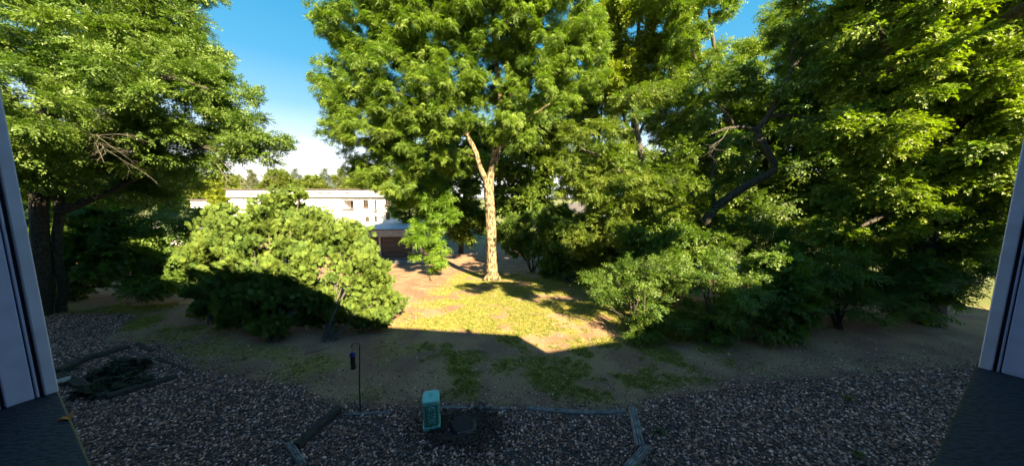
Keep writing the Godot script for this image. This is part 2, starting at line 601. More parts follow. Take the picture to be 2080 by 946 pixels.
func grass_sun_share(x: float, z: float) -> float:
	var n := patch.get_noise_2d(x, z) + 0.45 * patch.get_noise_2d(x * 3.1 + 40.0, z * 3.1)
	var ge := gravel_edge(x)
	var beyond := ge - z
	if beyond < 0.0:
		return 0.0
	var g := 0.0
	var lawn := smooth01((x + 4.5) / 2.0) * smooth01((7.5 - x) / 2.5) * smooth01(beyond / 0.5) * smooth01((z + 23.0) / 4.0)
	g = lawn * smooth01(n * 2.6 + 0.05 + 1.1 * smooth01((-8.3 - z) / 1.5) + 0.55 * smooth01((x + 0.5) / 2.0) * smooth01((z + 8.5) / 2.0))  # extra share past the roof shadow edge, put in to yellow the sunlit ground
	var strip := smooth01((-2.2 - x) / 1.5) * smooth01(beyond / 0.15) * smooth01((1.5 + 0.5 * n - beyond) / 0.6)
	g = maxf(g, strip * smooth01(n * 1.5 + 0.75))
	return clampf(g, 0, 1)

func make_ground() -> void:
	var s := Shape.new()
	var xs := [-700.0, -350.0, -180.0, -100.0, -65.0, -45.0, -34.0]
	var x := -27.0
	while x <= 27.0:
		xs.append(x)
		x += 0.24
	xs.append_array([34.0, 45.0, 65.0, 100.0, 180.0, 350.0, 700.0])
	var zs := [60.0, 20.0, 8.0]
	var z := 2.0
	while z >= -30.0:
		zs.append(z)
		z -= 0.24
	zs.append_array([-38.0, -50.0, -70.0, -100.0, -180.0, -350.0, -800.0])
	var soil := Color(0.085, 0.068, 0.056)
	var dirt := Color(0.42, 0.275, 0.155)
	var dirt2 := Color(0.28, 0.16, 0.105)
	var meadow := Color(0.17, 0.2, 0.05)
	var moss := Color(0.34, 0.3, 0.045)
	for zz in zs:
		for xx in xs:
			s.v.append(Vector3(xx, ground_y(xx, zz), zz))
			var e := 0.1
			s.n.append(Vector3(ground_y(xx - e, zz) - ground_y(xx + e, zz), 2.0 * e, ground_y(xx, zz - e) - ground_y(xx, zz + e)).normalized())
			var ge := gravel_edge(xx) + patch.get_noise_2d(xx * 4.0, zz * 4.0) * 0.25
			var c := dirt.lerp(dirt2, smooth01(patch.get_noise_2d(xx * 1.7 + 90.0, zz * 1.7) + 0.5))
			c = c.lerp(meadow, maxf(smooth01((-zz - 29.0) / 4.0), smooth01((xx - 13.0) / 3.0) * smooth01((-zz - 10.0) / 2.0)))
			c = c.lerp(moss, grass_sun_share(xx, zz) * 0.75)  # moss and grass tint, heaviest beyond the shadow edge to strengthen the sunlight
			c = c.lerp(soil, smooth01((zz - ge) / 0.3 + 0.5))
			s.c.append(c)
	var w := xs.size()
	for j in zs.size() - 1:
		for k in w - 1:
			var p := j * w + k
			for q in [p, p + w, p + 1, p + 1, p + w, p + w + 1]:
				s.i.append(q)
	kind(part("ground", s, M.ground, self), "structure", "bare brown dirt yard with thin grass sloping down to the trees")

func pebble_mesh(seed_of: int) -> Mesh:
	rng.seed = seed_of
	var sp := SphereMesh.new()
	sp.radius = 0.5
	sp.height = 1.0
	sp.radial_segments = 8
	sp.rings = 4
	var a := sp.get_mesh_arrays()
	var vv: PackedVector3Array = a[Mesh.ARRAY_VERTEX]
	var f := FastNoiseLite.new()
	f.seed = seed_of
	f.frequency = 1.1
	for k in vv.size():
		vv[k] *= 1.0 + 0.35 * f.get_noise_3dv(vv[k])
	a[Mesh.ARRAY_VERTEX] = vv
	a[Mesh.ARRAY_TANGENT] = null
	a[Mesh.ARRAY_TEX_UV] = null
	var m := ArrayMesh.new()
	m.add_surface_from_arrays(Mesh.PRIMITIVE_TRIANGLES, a)
	return m

func make_gravel() -> void:
	var root := Node3D.new()
	root.name = "gravel"
	add_child(root)
	kind(root, "stuff", "mixed grey, tan and white river pebbles spread along the house")
	var tones := [Color(0.13, 0.11, 0.1), Color(0.24, 0.2, 0.18), Color(0.36, 0.27, 0.18), Color(0.5, 0.42, 0.34), Color(0.07, 0.062, 0.06), Color(0.26, 0.17, 0.11), Color(0.72, 0.64, 0.55), Color(0.17, 0.14, 0.13), Color(0.15, 0.14, 0.14), Color(0.09, 0.08, 0.075)]
	for g in 3:
		var mesh := pebble_mesh(11 + g)
		rng.seed = 100 + g
		var places := []
		var tints := PackedColorArray()
		for k in 82000:
			var x := rng.randf_range(-19.0, 13.5)
			var z := rng.randf_range(-10.6, -3.7)
			# thin out away from the camera, where single stones are too small to see
			if absf(x) * 0.9 > -z * 1.85 + 0.6:
				continue
			var ge := gravel_edge(x) + patch.get_noise_2d(x * 4.0, z * 4.0) * 0.25
			var over := ge - z
			if over > 0.0 and rng.randf() > 0.5 * exp(-over * 2.6):
				continue
			if over > 1.6:
				continue
			var big := rng.randf_range(0.015, 0.04) * (1.7 if rng.randf() < 0.04 else 1.0)
			if over > 0.0:
				big *= 0.7
			var b := Basis.from_euler(Vector3(rng.randf_range(-0.5, 0.5), rng.randf() * TAU, rng.randf_range(-0.5, 0.5))) * Basis.from_scale(Vector3(big * 1.25, big * 0.72, big))
			places.append(Transform3D(b, Vector3(x, ground_y(x, z) + big * 0.12 + rng.randf() * 0.014, z)))
			var c: Color = tones[rng.randi() % tones.size()]
			var q := rng.randf_range(0.7, 1.3)
			tints.append(Color(c.r * q * 1.55, c.g * q * 1.05, c.b * q * 0.95))
		put_many("pebbles", mesh, M.pebble, places, tints, root)

func make_grass() -> void:
	rng.seed = 21
	var tuft := Shape.new()
	for k in 11:
		var w := rng.randf() * TAU
		var b := Vector3(cos(w), 0, sin(w)) * rng.randf_range(0.0, 0.04)
		var d := Vector3(cos(w) * rng.randf_range(0.2, 0.9), 1.0, sin(w) * rng.randf_range(0.2, 0.9)).normalized()
		add_leaf(tuft, b, d, Vector3(-sin(w), 0.1, cos(w)), rng.randf_range(0.05, 0.1), [[0.0, 0.045], [0.55, 0.04], [1.0, 0.0]], 0.2, 0.3)
	var mesh := tuft.made()
	var places := []
	var tints := PackedColorArray()
	for k in 150000:
		var x := rng.randf_range(-16.0, 9.0)
		var z := -5.3 - 18.0 * rng.randf() * rng.randf() if rng.randf() < 0.5 else rng.randf_range(-21.0, -5.3)
		var g := grass_sun_share(x, z)
		if g < 0.08 or rng.randf() > g * 1.1:
			continue
		var mossy := x < -2.6 and z > -9.0
		var q := rng.randf_range(0.5, 1.05) * (0.4 if mossy else 0.8)
		places.append(Transform3D(Basis(Vector3.UP, rng.randf() * TAU).scaled(Vector3(q, q * rng.randf_range(0.7, 1.2), q)), Vector3(x, ground_y(x, z) - 0.005, z)))
		var dry := rng.randf()
		var c := Color(0.15, 0.22, 0.03).lerp(Color(0.5, 0.44, 0.1), dry * dry * (1.0 if z < -8.0 else 0.5))  # blades yellower beyond the shadow edge, sunlight mixed into their colour
		if mossy:
			c = Color(0.12, 0.15, 0.02)
		tints.append(c)
	var o := put_many("grass", mesh, M.grass, places, tints, self)
	o.set_meta("label", "thin patchy grass and moss growing in the bare dirt yard")

func make_litter() -> void:
	rng.seed = 31
	var s := Shape.new()
	add_leaf(s, Vector3(0, 0, -0.5), Vector3(0, 0, 1), Vector3.UP, 1.0, [[0.0, 0.05], [0.4, 0.3], [1.0, 0.0]], 0.4, 0.1)
	var places := []
	var tints := PackedColorArray()
	for k in 26000:
		var x := rng.randf_range(-17.0, 12.0)
		var z := rng.randf_range(-20.0, -4.0)
		if gravel_edge(x) - z < 0.05 and rng.randf() > 0.12:
			continue
		var q := rng.randf_range(0.02, 0.06) * (1.5 if rng.randf() < 0.1 else 1.0)
		places.append(Transform3D(Basis.from_euler(Vector3(rng.randf_range(-0.4, 0.4), rng.randf() * TAU, rng.randf_range(-0.4, 0.4))).scaled(Vector3(q, q, q)), Vector3(x, ground_y(x, z) + 0.012, z)))
		var c := Color(0.13, 0.075, 0.04).lerp(Color(0.66, 0.56, 0.42), pow(rng.randf(), 2.2))
		tints.append(c)
	var o := put_many("fallen_leaves", s.made(), M.chip, places, tints, self)
	o.set_meta("label", "small dry fallen leaves and bark chips scattered over the dirt")

# ---------------------------------------------------------------- the house that the picture is taken from
func make_balcony() -> void:
	var spec := [
		[Vector3(-2.35, 3.2, -1.44), Vector3(-2.41, 3.2, -1.3), "left balcony wall of blue grey vertical siding above a dark sill", "blue grey balcony wall at the left edge, darker than the other one", "dark navy sill board under the left balcony wall, with an orange leaf on its edge", [0.04, 0.075, 0.2]],
		[Vector3(2.76, 3.2, -1.66), Vector3(2.83, 3.2, -1.54), "", "pale blue grey balcony wall at the right edge with a bright corner strip", "dark scuffed sill board under the right balcony wall", [0.045, 0.08, 0.2]],
	]
	for w in spec:
		var p: Vector3 = w[0]
		var d: Vector3 = (w[1] - w[0]).normalized()
		var side: float = signf(p.x)
		var ang := atan2(d.x, d.z)
		# local z runs back along the wall, local x points out of the balcony on the right-hand wall
		var root := thing("balcony_wall", w[3], "wall", p, ang, "balcony side walls")
		var back := Shape.new()
		back.box(Transform3D(Basis(), Vector3(side * 0.09, 1.29, 0.99)), Vector3(0.1, 2.58, 1.94), 0.002)
		part("backing", back, M.backing, root)
		var at := 0.0
		var widths: Array = w[5].duplicate()
		while at < 1.9:
			var first := at == 0.0
			var wd: float = widths.pop_front() if widths.size() else 0.2
			var s := Shape.new()
			s.box(Transform3D(Basis(), Vector3(side * (0.018 if first else 0.024), 1.29, at + wd * 0.5)), Vector3(0.036 if first else 0.028, 2.58, wd), 0.004)
			part("corner_strip" if first else "siding_panel", s, M.trim if first else M.siding, root)
			# a slim raised rib closes each joint on its far side
			at += wd
			var r := Shape.new()
			r.box(Transform3D(Basis(), Vector3(side * 0.022, 1.29, at + 0.0165)), Vector3(0.02, 2.58, 0.009), 0.003)
			part("rib", r, M.siding, root)
			at += 0.026
	# the sill: two long boards that meet in front of the viewer
	for e in [[Vector3(-2.46, 3.2, -1.5), "dark navy sill board under the left wall with an orange leaf on it", 1.0], [Vector3(2.87, 3.2, -1.73), "dark scuffed sill board under the right balcony wall", -1.0]]:
		var tip: Vector3 = e[0]
		var near := Vector3(0, 3.2, -0.13)
		var d: Vector3 = (tip - near).normalized()
		var across: Vector3 = Vector3(0, 1, 0).cross(d) * e[2]
		if across.z < 0.0:
			across = -across
		var l := near.distance_to(tip)
		var t := Transform3D(Basis(d, Vector3.UP, d.cross(Vector3.UP)), near)
		if t.basis.z.dot(across) < 0.0:
			t.basis = Basis(d, Vector3.DOWN, d.cross(Vector3.DOWN))
		var root := thing("balcony_sill", e[1], "sill", near + d * (l * 0.5), 0.0, "balcony sill boards")
		var s := Shape.new()
		var c := Transform3D(t.basis, Vector3(0, -0.025, 0) + across * 0.31)
		s.box(c, Vector3(l, 0.05, 0.62), 0.006)
		part("board", s, M.sill, root)
		var q := Shape.new()
		q.box(Transform3D(t.basis, Vector3(0, -0.56, 0) + across * 0.12), Vector3(l - 0.12, 1.01, 0.12), 0.004)
		part("parapet", q, M.siding, root)
		for k in 2:
			var sc := Shape.new()
			var sp: Vector3 = across * 0.2 + d * (l * 0.5 - 0.28 - 0.9 * k)
			sc.tube(PackedVector3Array([sp + Vector3(0, -0.002, 0), sp + Vector3(0, 0.003, 0)]), PackedFloat32Array([0.011, 0.009]), 8)
			part("screw_head", sc, M.iron, root)
	var leaf := Shape.new()
	add_leaf(leaf, Vector3.ZERO, Vector3(0.8, 0.25, 0.3).normalized(), Vector3.UP, 0.05, [[0.0, 0.05], [0.4, 0.35], [1.0, 0.0]], 0.5, 0.3)
	add_leaf(leaf, Vector3(0.01, 0, 0), Vector3(-0.5, 0.1, 0.6).normalized(), Vector3.UP, 0.035, [[0.0, 0.05], [0.4, 0.35], [1.0, 0.0]], 0.5, 0.3)
	var lo := part("fallen_leaf", leaf, M.orange, self)
	lo.position = Vector3(-2.04, 3.204, -1.255)
	tag(lo, "small curled orange leaf lying on the edge of the left sill", "leaf")
	# the block behind: its eaves draw the edge of the big shadow on the lawn
	var block := thing("apartment_building", "apartment building the view is taken from, its roof edge shading the near yard, with unseen wings added for their shade", "building", Vector3(0, 0, 1.3))
	var wl := Shape.new()
	wl.box(Transform3D(Basis(), Vector3(-6, 3.55, 7.2)), Vector3(54, 7.1, 10), 0.01)
	wl.box(Transform3D(Basis(), Vector3(17.6, 3.55, -0.3)), Vector3(11, 7.1, 4.98), 0.01)  # unseen right wing, added to darken the wood edge
	wl.box(Transform3D(Basis(), Vector3(-22, 3.55, -1.2)), Vector3(22, 7.1, 6.79), 0.01)  # unseen left wing, added to keep the oak trunk in shade
	part("wall", wl, M.siding, block)
	var rf := Shape.new()
	# eaves outline, in world x and z, left to right; outer steps pushed forward only for their shade
	var eaves := [Vector2(-36, -5.6), Vector2(-10.4, -5.6), Vector2(-9.2, -3.3), Vector2(-5, -2.2), Vector2(-2.6, -1.6), Vector2(-1.2, -1.1), Vector2(0.2, -0.1), Vector2(1.66, 0.24), Vector2(5.64, 0.77), Vector2(6.43, 1.79), Vector2(8.7, 1.09), Vector2(9.3, -0.9), Vector2(11.6, -1.1), Vector2(11.9, -3.4), Vector2(23.5, -3.4)]
	for k in eaves.size() - 1:
		var a: Vector2 = eaves[k] - Vector2(0, 1.3)
		var b: Vector2 = eaves[k + 1] - Vector2(0, 1.3)
		var mid := Vector3((a.x + b.x) * 0.5, 7.25, 6)
		var p := [Vector3(a.x, 7.1, a.y), Vector3(b.x, 7.1, b.y), Vector3(b.x, 7.1, 13), Vector3(a.x, 7.1, 13)]
		var up := []
		for v in p:
			up.append(v + Vector3(0, 0.3, 0))
		rf.quad_out(p[0], p[1], p[2], p[3], mid)
		rf.quad_out(up[0], up[1], up[2], up[3], mid)
		rf.quad_out(p[0], p[1], up[1], up[0], mid)
		rf.quad_out(p[2], p[3], up[3], up[2], mid)
		if k == 0:
			rf.quad_out(p[0], p[3], up[3], up[0], mid)
		if k == eaves.size() - 2:
			rf.quad_out(p[1], p[2], up[2], up[1], mid)
	part("roof", rf, M.shingle, block)
	var fl := Shape.new()
	fl.box(Transform3D(Basis(), Vector3(0.2, 2.05, 0.2)), Vector3(6.6, 0.18, 3.4), 0.01)
	part("balcony_floor", fl, M.shingle, block)

# ---------------------------------------------------------------- timbers and small things
func timber(called: String, label: String, a: Vector3, b: Vector3, w: float, h: float, mat: Material, seed_of: int, group := "", warp := 0.0) -> MeshInstance3D:
	rng.seed = seed_of
	var s := Shape.new()
	var l := a.distance_to(b)
	var f := FastNoiseLite.new()
	f.seed = seed_of
	f.frequency = 0.9
	var m := maxi(6, int(l / 0.09))
	var rings := []
	var mids := []
	# the section, with two splits that run along the grain
	var sec := [Vector2(-0.5, -0.5), Vector2(-0.5, 0.1), Vector2(-0.46, 0.36), Vector2(-0.36, 0.48), Vector2(-0.17, 0.5), Vector2(-0.13, 0.3), Vector2(-0.08, 0.5), Vector2(0.14, 0.5), Vector2(0.18, 0.36), Vector2(0.22, 0.49), Vector2(0.38, 0.47), Vector2(0.47, 0.35), Vector2(0.5, 0.1), Vector2(0.5, -0.5)]
	for j in m + 1:
		var t := float(j) / m
		var ring := PackedVector3Array()
		var cy := warp * sin(t * PI)
		for k in sec.size():
			var q: Vector2 = sec[k]
			var deep := 1.0
			if k == 5 or k == 8:
				deep = 0.9 + 1.1 * absf(f.get_noise_2d(t * l * 2.0, k * 9.0)) - 0.5 * smooth01(f.get_noise_2d(t * l * 1.3, k * 5.0) * 3.0)
			var wear := 1.0 + 0.16 * f.get_noise_2d(t * l * 5.0, k * 2.0)
			if j == 0 or j == m:
				wear *= 0.94
			ring.append(Vector3((t - 0.5) * l, q.y * h * wear * deep + h * 0.5, q.x * w * wear + cy))
		rings.append(ring)
		mids.append(Vector3((t - 0.5) * l, h * 0.4, cy))
	s.loft(rings, mids)
	var o := part(called, s, mat, self)
	var d := (b - a).normalized()
	var x := d
	var z := x.cross(Vector3.UP).normalized()
	o.transform = Transform3D(Basis(x, z.cross(x), z), (a + b) * 0.5 - Vector3(0, 0.03, 0))
	tag(o, label, "timber", group)
	return o

func rounded(w: float, d: float, r: float, y: float, n := 5) -> PackedVector3Array:
	var out := PackedVector3Array()
	for q in 4:
		var cx: float = (w - r) * [1, -1, -1, 1][q]
		var cz: float = (d - r) * [1, 1, -1, -1][q]
		for k in n:
			var w2: float = PI * 0.5 * (q + float(k) / (n - 1))
			out.append(Vector3(cx + r * cos(w2), y, cz + r * sin(w2)))
	return out

func make_pedestal() -> void:
	var root := thing("utility_pedestal", "teal plastic utility pedestal with ribbed front standing in the gravel", "utility box", Vector3(-1.49, 0, -5.09), 0.24)
	root.scale = Vector3(0.95, 1.08, 1.0)
	var s := Shape.new()
	var rings := []
	var mids := []
	for e in [[0.0, 0.155, 0.17], [0.05, 0.155, 0.17], [0.052, 0.147, 0.163], [0.47, 0.15, 0.165]]:
		rings.append(rounded(e[1], e[2], 0.06, e[0]))
		mids.append(Vector3(0, clampf(e[0], 0.05, 0.4), 0))
	s.loft(rings, mids)
	part("body", s, M.teal, root)
	s = Shape.new()
	rings = []
	mids = []
	for e in [[0.468, 0.16, 0.175], [0.515, 0.16, 0.175], [0.533, 0.153, 0.168], [0.54, 0.137, 0.152], [0.541, 0.02, 0.02]]:
		rings.append(rounded(e[1], e[2], minf(0.06, e[2]), e[0]))
		mids.append(Vector3(0, 0.49, 0))
	s.loft(rings, mids)
	var lid := part("lid", s, M.pale_teal, root)
	s = Shape.new()
	var ring := PackedVector3Array()
	var rr := PackedFloat32Array()
	for k in 25:
		ring.append(Vector3(cos(TAU * k / 24.0) * 0.042, 0.543, sin(TAU * k / 24.0) * 0.042 - 0.01))
		rr.append(0.004)
	s.tube(ring, rr, 5, 0.0, false)
	for k in 3:
		s.box(Transform3D(Basis(), Vector3(-0.014 + 0.014 * k, 0.543, -0.01)), Vector3(0.006, 0.006, 0.036 if k != 1 else 0.05), 0.001)
	part("emblem", s, M.pale_teal, lid)
	s = Shape.new()
	s.box(Transform3D(Basis(), Vector3(0, 0.505, 0.179)), Vector3(0.06, 0.02, 0.012), 0.003)
	part("latch", s, M.teal, lid)
	# flange at the foot
	s = Shape.new()
	rings = [rounded(0.165, 0.181, 0.05, 0.02), rounded(0.165, 0.181, 0.05, 0.075), rounded(0.155, 0.171, 0.045, 0.083)]
	s.loft(rings, [Vector3(0, 0.05, 0), Vector3(0, 0.05, 0), Vector3(0, 0.05, 0)])
	part("foot_flange", s, M.pale_teal, root)
	# raised frame, spine, ribs and two hasps on the front
	s = Shape.new()
	for q in [-1, 1]:
		s.box(Transform3D(Basis(), Vector3(0.125 * q, 0.275, 0.167)), Vector3(0.012, 0.37, 0.014), 0.004)
	part("front_rail", s, M.teal, root)
	s = Shape.new()
	s.box(Transform3D(Basis(), Vector3(0, 0.27, 0.169)), Vector3(0.036, 0.37, 0.02), 0.005)
	part("spine", s, M.teal, root)
	for k in 6:
		for q in [-1, 1]:
			s = Shape.new()
			var sy := 0.42 - k * 0.055
			var pr := []
			var pm := []
			for j in 7:
				var t := j / 6.0
				var r := 0.003 + 0.014 * sin(PI * clampf(t, 0.06, 0.94))
				var rg := PackedVector3Array()
				for a in 8:
					rg.append(Vector3(q * (0.012 + 0.072 * t), sy + cos(TAU * a / 8.0) * r, 0.166 + sin(TAU * a / 8.0) * r * 1.7))
				pr.append(rg)
				pm.append(Vector3(q * (0.012 + 0.072 * t), sy, 0.166))
			s.loft(pr, pm)
			part("rib", s, M.teal, root)
	for k in [0, 4]:
		s = Shape.new()
		var sy: float = 0.42 - k * 0.055
		for q in [-1, 1]:
			s.box(Transform3D(Basis(), Vector3(0.034 * q, sy, 0.185)), Vector3(0.012, 0.044, 0.02), 0.003)
			s.box(Transform3D(Basis(), Vector3(0, sy + 0.021 * q, 0.185)), Vector3(0.075, 0.011, 0.02), 0.003)
		part("hasp", s, M.pale_teal, root)

func make_stump() -> void:
	rng.seed = 77
	var root := thing("tree_stump", "low dark cut tree stump with a pale bark rim beside the teal pedestal", "tree stump", Vector3(-0.9, 0, -5.0))
	var f := FastNoiseLite.new()
	f.seed = 5
	f.frequency = 0.8
	var rings := []
	var mids := []
	for e in [[-0.03, 1.16], [0.04, 1.06], [0.085, 1.0], [0.105, 0.95], [0.115, 0.85]]:
		var r := PackedVector3Array()
		for k in 28:
			var w := TAU * k / 28.0
			var q: float = 0.225 * e[1] * (1.0 + 0.1 * f.get_noise_2d(cos(w) * 1.6, sin(w) * 1.6))
			r.append(Vector3(cos(w) * q, e[0] + 0.012 * f.get_noise_2d(w * 8.0, 3.0), sin(w) * q * 0.92))
		rings.append(r)
		mids.append(Vector3(0, 0.05, 0))
	var s := Shape.new()
	s.loft(rings, mids)
	part("wood", s, M.stump, root)
	# what is left of the bark on the side towards the house and on the right
	s = Shape.new()
	rings = []
	mids = []
	for k in 15:
		var w := -0.5 + 2.3 * k / 14.0
		var q := 0.225 * (1.0 + 0.1 * f.get_noise_2d(cos(w) * 1.6, sin(w) * 1.6))
		var th := 0.02 * (0.7 + 0.5 * absf(f.get_noise_2d(k * 3.0, 9.0)))
		var hh := 0.11 + 0.025 * f.get_noise_2d(k * 6.0, 1.0)
		var u := Vector3(cos(w), 0, sin(w) * 0.92)
		rings.append(PackedVector3Array([u * (q * 1.06), u * (q * 1.06 + th * 1.4), u * (q * 1.0 + th) + Vector3(0, hh, 0), u * (q * 0.99) + Vector3(0, hh - 0.004, 0)]))
		mids.append(u * (q + 0.01) + Vector3(0, 0.08, 0))
	s.loft(rings, mids)
	part("bark_rim", s, M.stump_bark, root)
	# rotten wood crumbs round it
	var places := []
	var tints := PackedColorArray()
	for k in 1500:
		var w := rng.randf() * TAU
		var q := 0.28 + 0.22 * absf(rng.randfn()) * (1.25 if cos(w) > 0.2 or cos(w) < -0.6 else 0.6)
		var sz := rng.randf_range(0.02, 0.05)
		places.append(Transform3D(Basis.from_euler(Vector3(rng.randf(), rng.randf() * TAU, rng.randf())).scaled(Vector3(sz, sz, sz)), Vector3(-0.9 + cos(w) * q, 0.035 + rng.randf() * 0.02, -5.0 + sin(w) * q * 0.8)))
		tints.append(Color(0.045, 0.03, 0.02) * rng.randf_range(0.6, 1.6))
	var c := Shape.new()
	c.box(Transform3D(), Vector3(1.2, 0.35, 0.7), 0.1)
	var o := put_many("wood_crumbs", c.made(), M.chip, places, tints, self)
	o.set_meta("label", "dark rotten wood crumbs lying round the low stump")

func make_feeder() -> void:
	var p := Vector3(-2.98, ground_y(-2.98, -5.4), -5.4)
	var root := thing("shepherd_hook", "thin black iron hook pole standing at the gravel edge", "hook pole", p)
	var s := Shape.new()
	var pts := PackedVector3Array([Vector3(0, -0.1, 0), Vector3(0.02, 0.6, 0), Vector3(0.06, 1.2, 0), Vector3(0.075, 1.42, 0)])
	s.tube(pts, PackedFloat32Array([0.012, 0.012, 0.011, 0.01]), 8)
	part("pole", s, M.iron, root)
	s = Shape.new()
	var arc := PackedVector3Array()
	var r := PackedFloat32Array()
	for k in 12:
		var w := k / 11.0 * PI
		arc.append(Vector3(0.075 - 0.08 + 0.08 * cos(w), 1.38 + 0.07 * sin(w), 0))
		r.append(0.006)
	arc.append(Vector3(-0.075, 1.365, 0))
	r.append(0.006)
	s.tube(arc, r, 6)
	part("hook", s, M.iron, root)
	var fd := thing("bird_feeder", "dark tube bird feeder with a blue cap hanging from the hook pole", "bird feeder", p + Vector3(-0.075, 0.93, 0))
	s = Shape.new()
	s.tube(PackedVector3Array([Vector3(0, 0.03, 0), Vector3(0, 0.27, 0)]), PackedFloat32Array([0.042, 0.042]), 14)
	part("seed_tube", s, M.seed, fd)
	s = Shape.new()
	s.tube(PackedVector3Array([Vector3(0, 0.27, 0), Vector3(0, 0.29, 0), Vector3(0, 0.325, 0), Vector3(0, 0.34, 0)]), PackedFloat32Array([0.055, 0.056, 0.045, 0.015]), 14)
	part("cap", s, M.blue_cap, fd)
	s = Shape.new()
	s.tube(PackedVector3Array([Vector3(0, 0, 0), Vector3(0, 0.012, 0), Vector3(0, 0.03, 0)]), PackedFloat32Array([0.04, 0.055, 0.044]), 14)
	part("tray", s, M.iron, fd)
	s = Shape.new()
	s.tube(PackedVector3Array([Vector3(0, 0.335, 0), Vector3(0.0, 0.445, 0)]), PackedFloat32Array([0.003, 0.003]), 5)
	part("hanger", s, M.iron, fd)
	for k in 4:
		s = Shape.new()
		var w := k * PI * 0.5 + 0.4
		s.tube(PackedVector3Array([Vector3(cos(w) * 0.04, 0.09 + 0.09 * (k % 2), sin(w) * 0.04), Vector3(cos(w) * 0.085, 0.09 + 0.09 * (k % 2), sin(w) * 0.085)]), PackedFloat32Array([0.004, 0.004]), 5)
		part("perch", s, M.iron, fd)

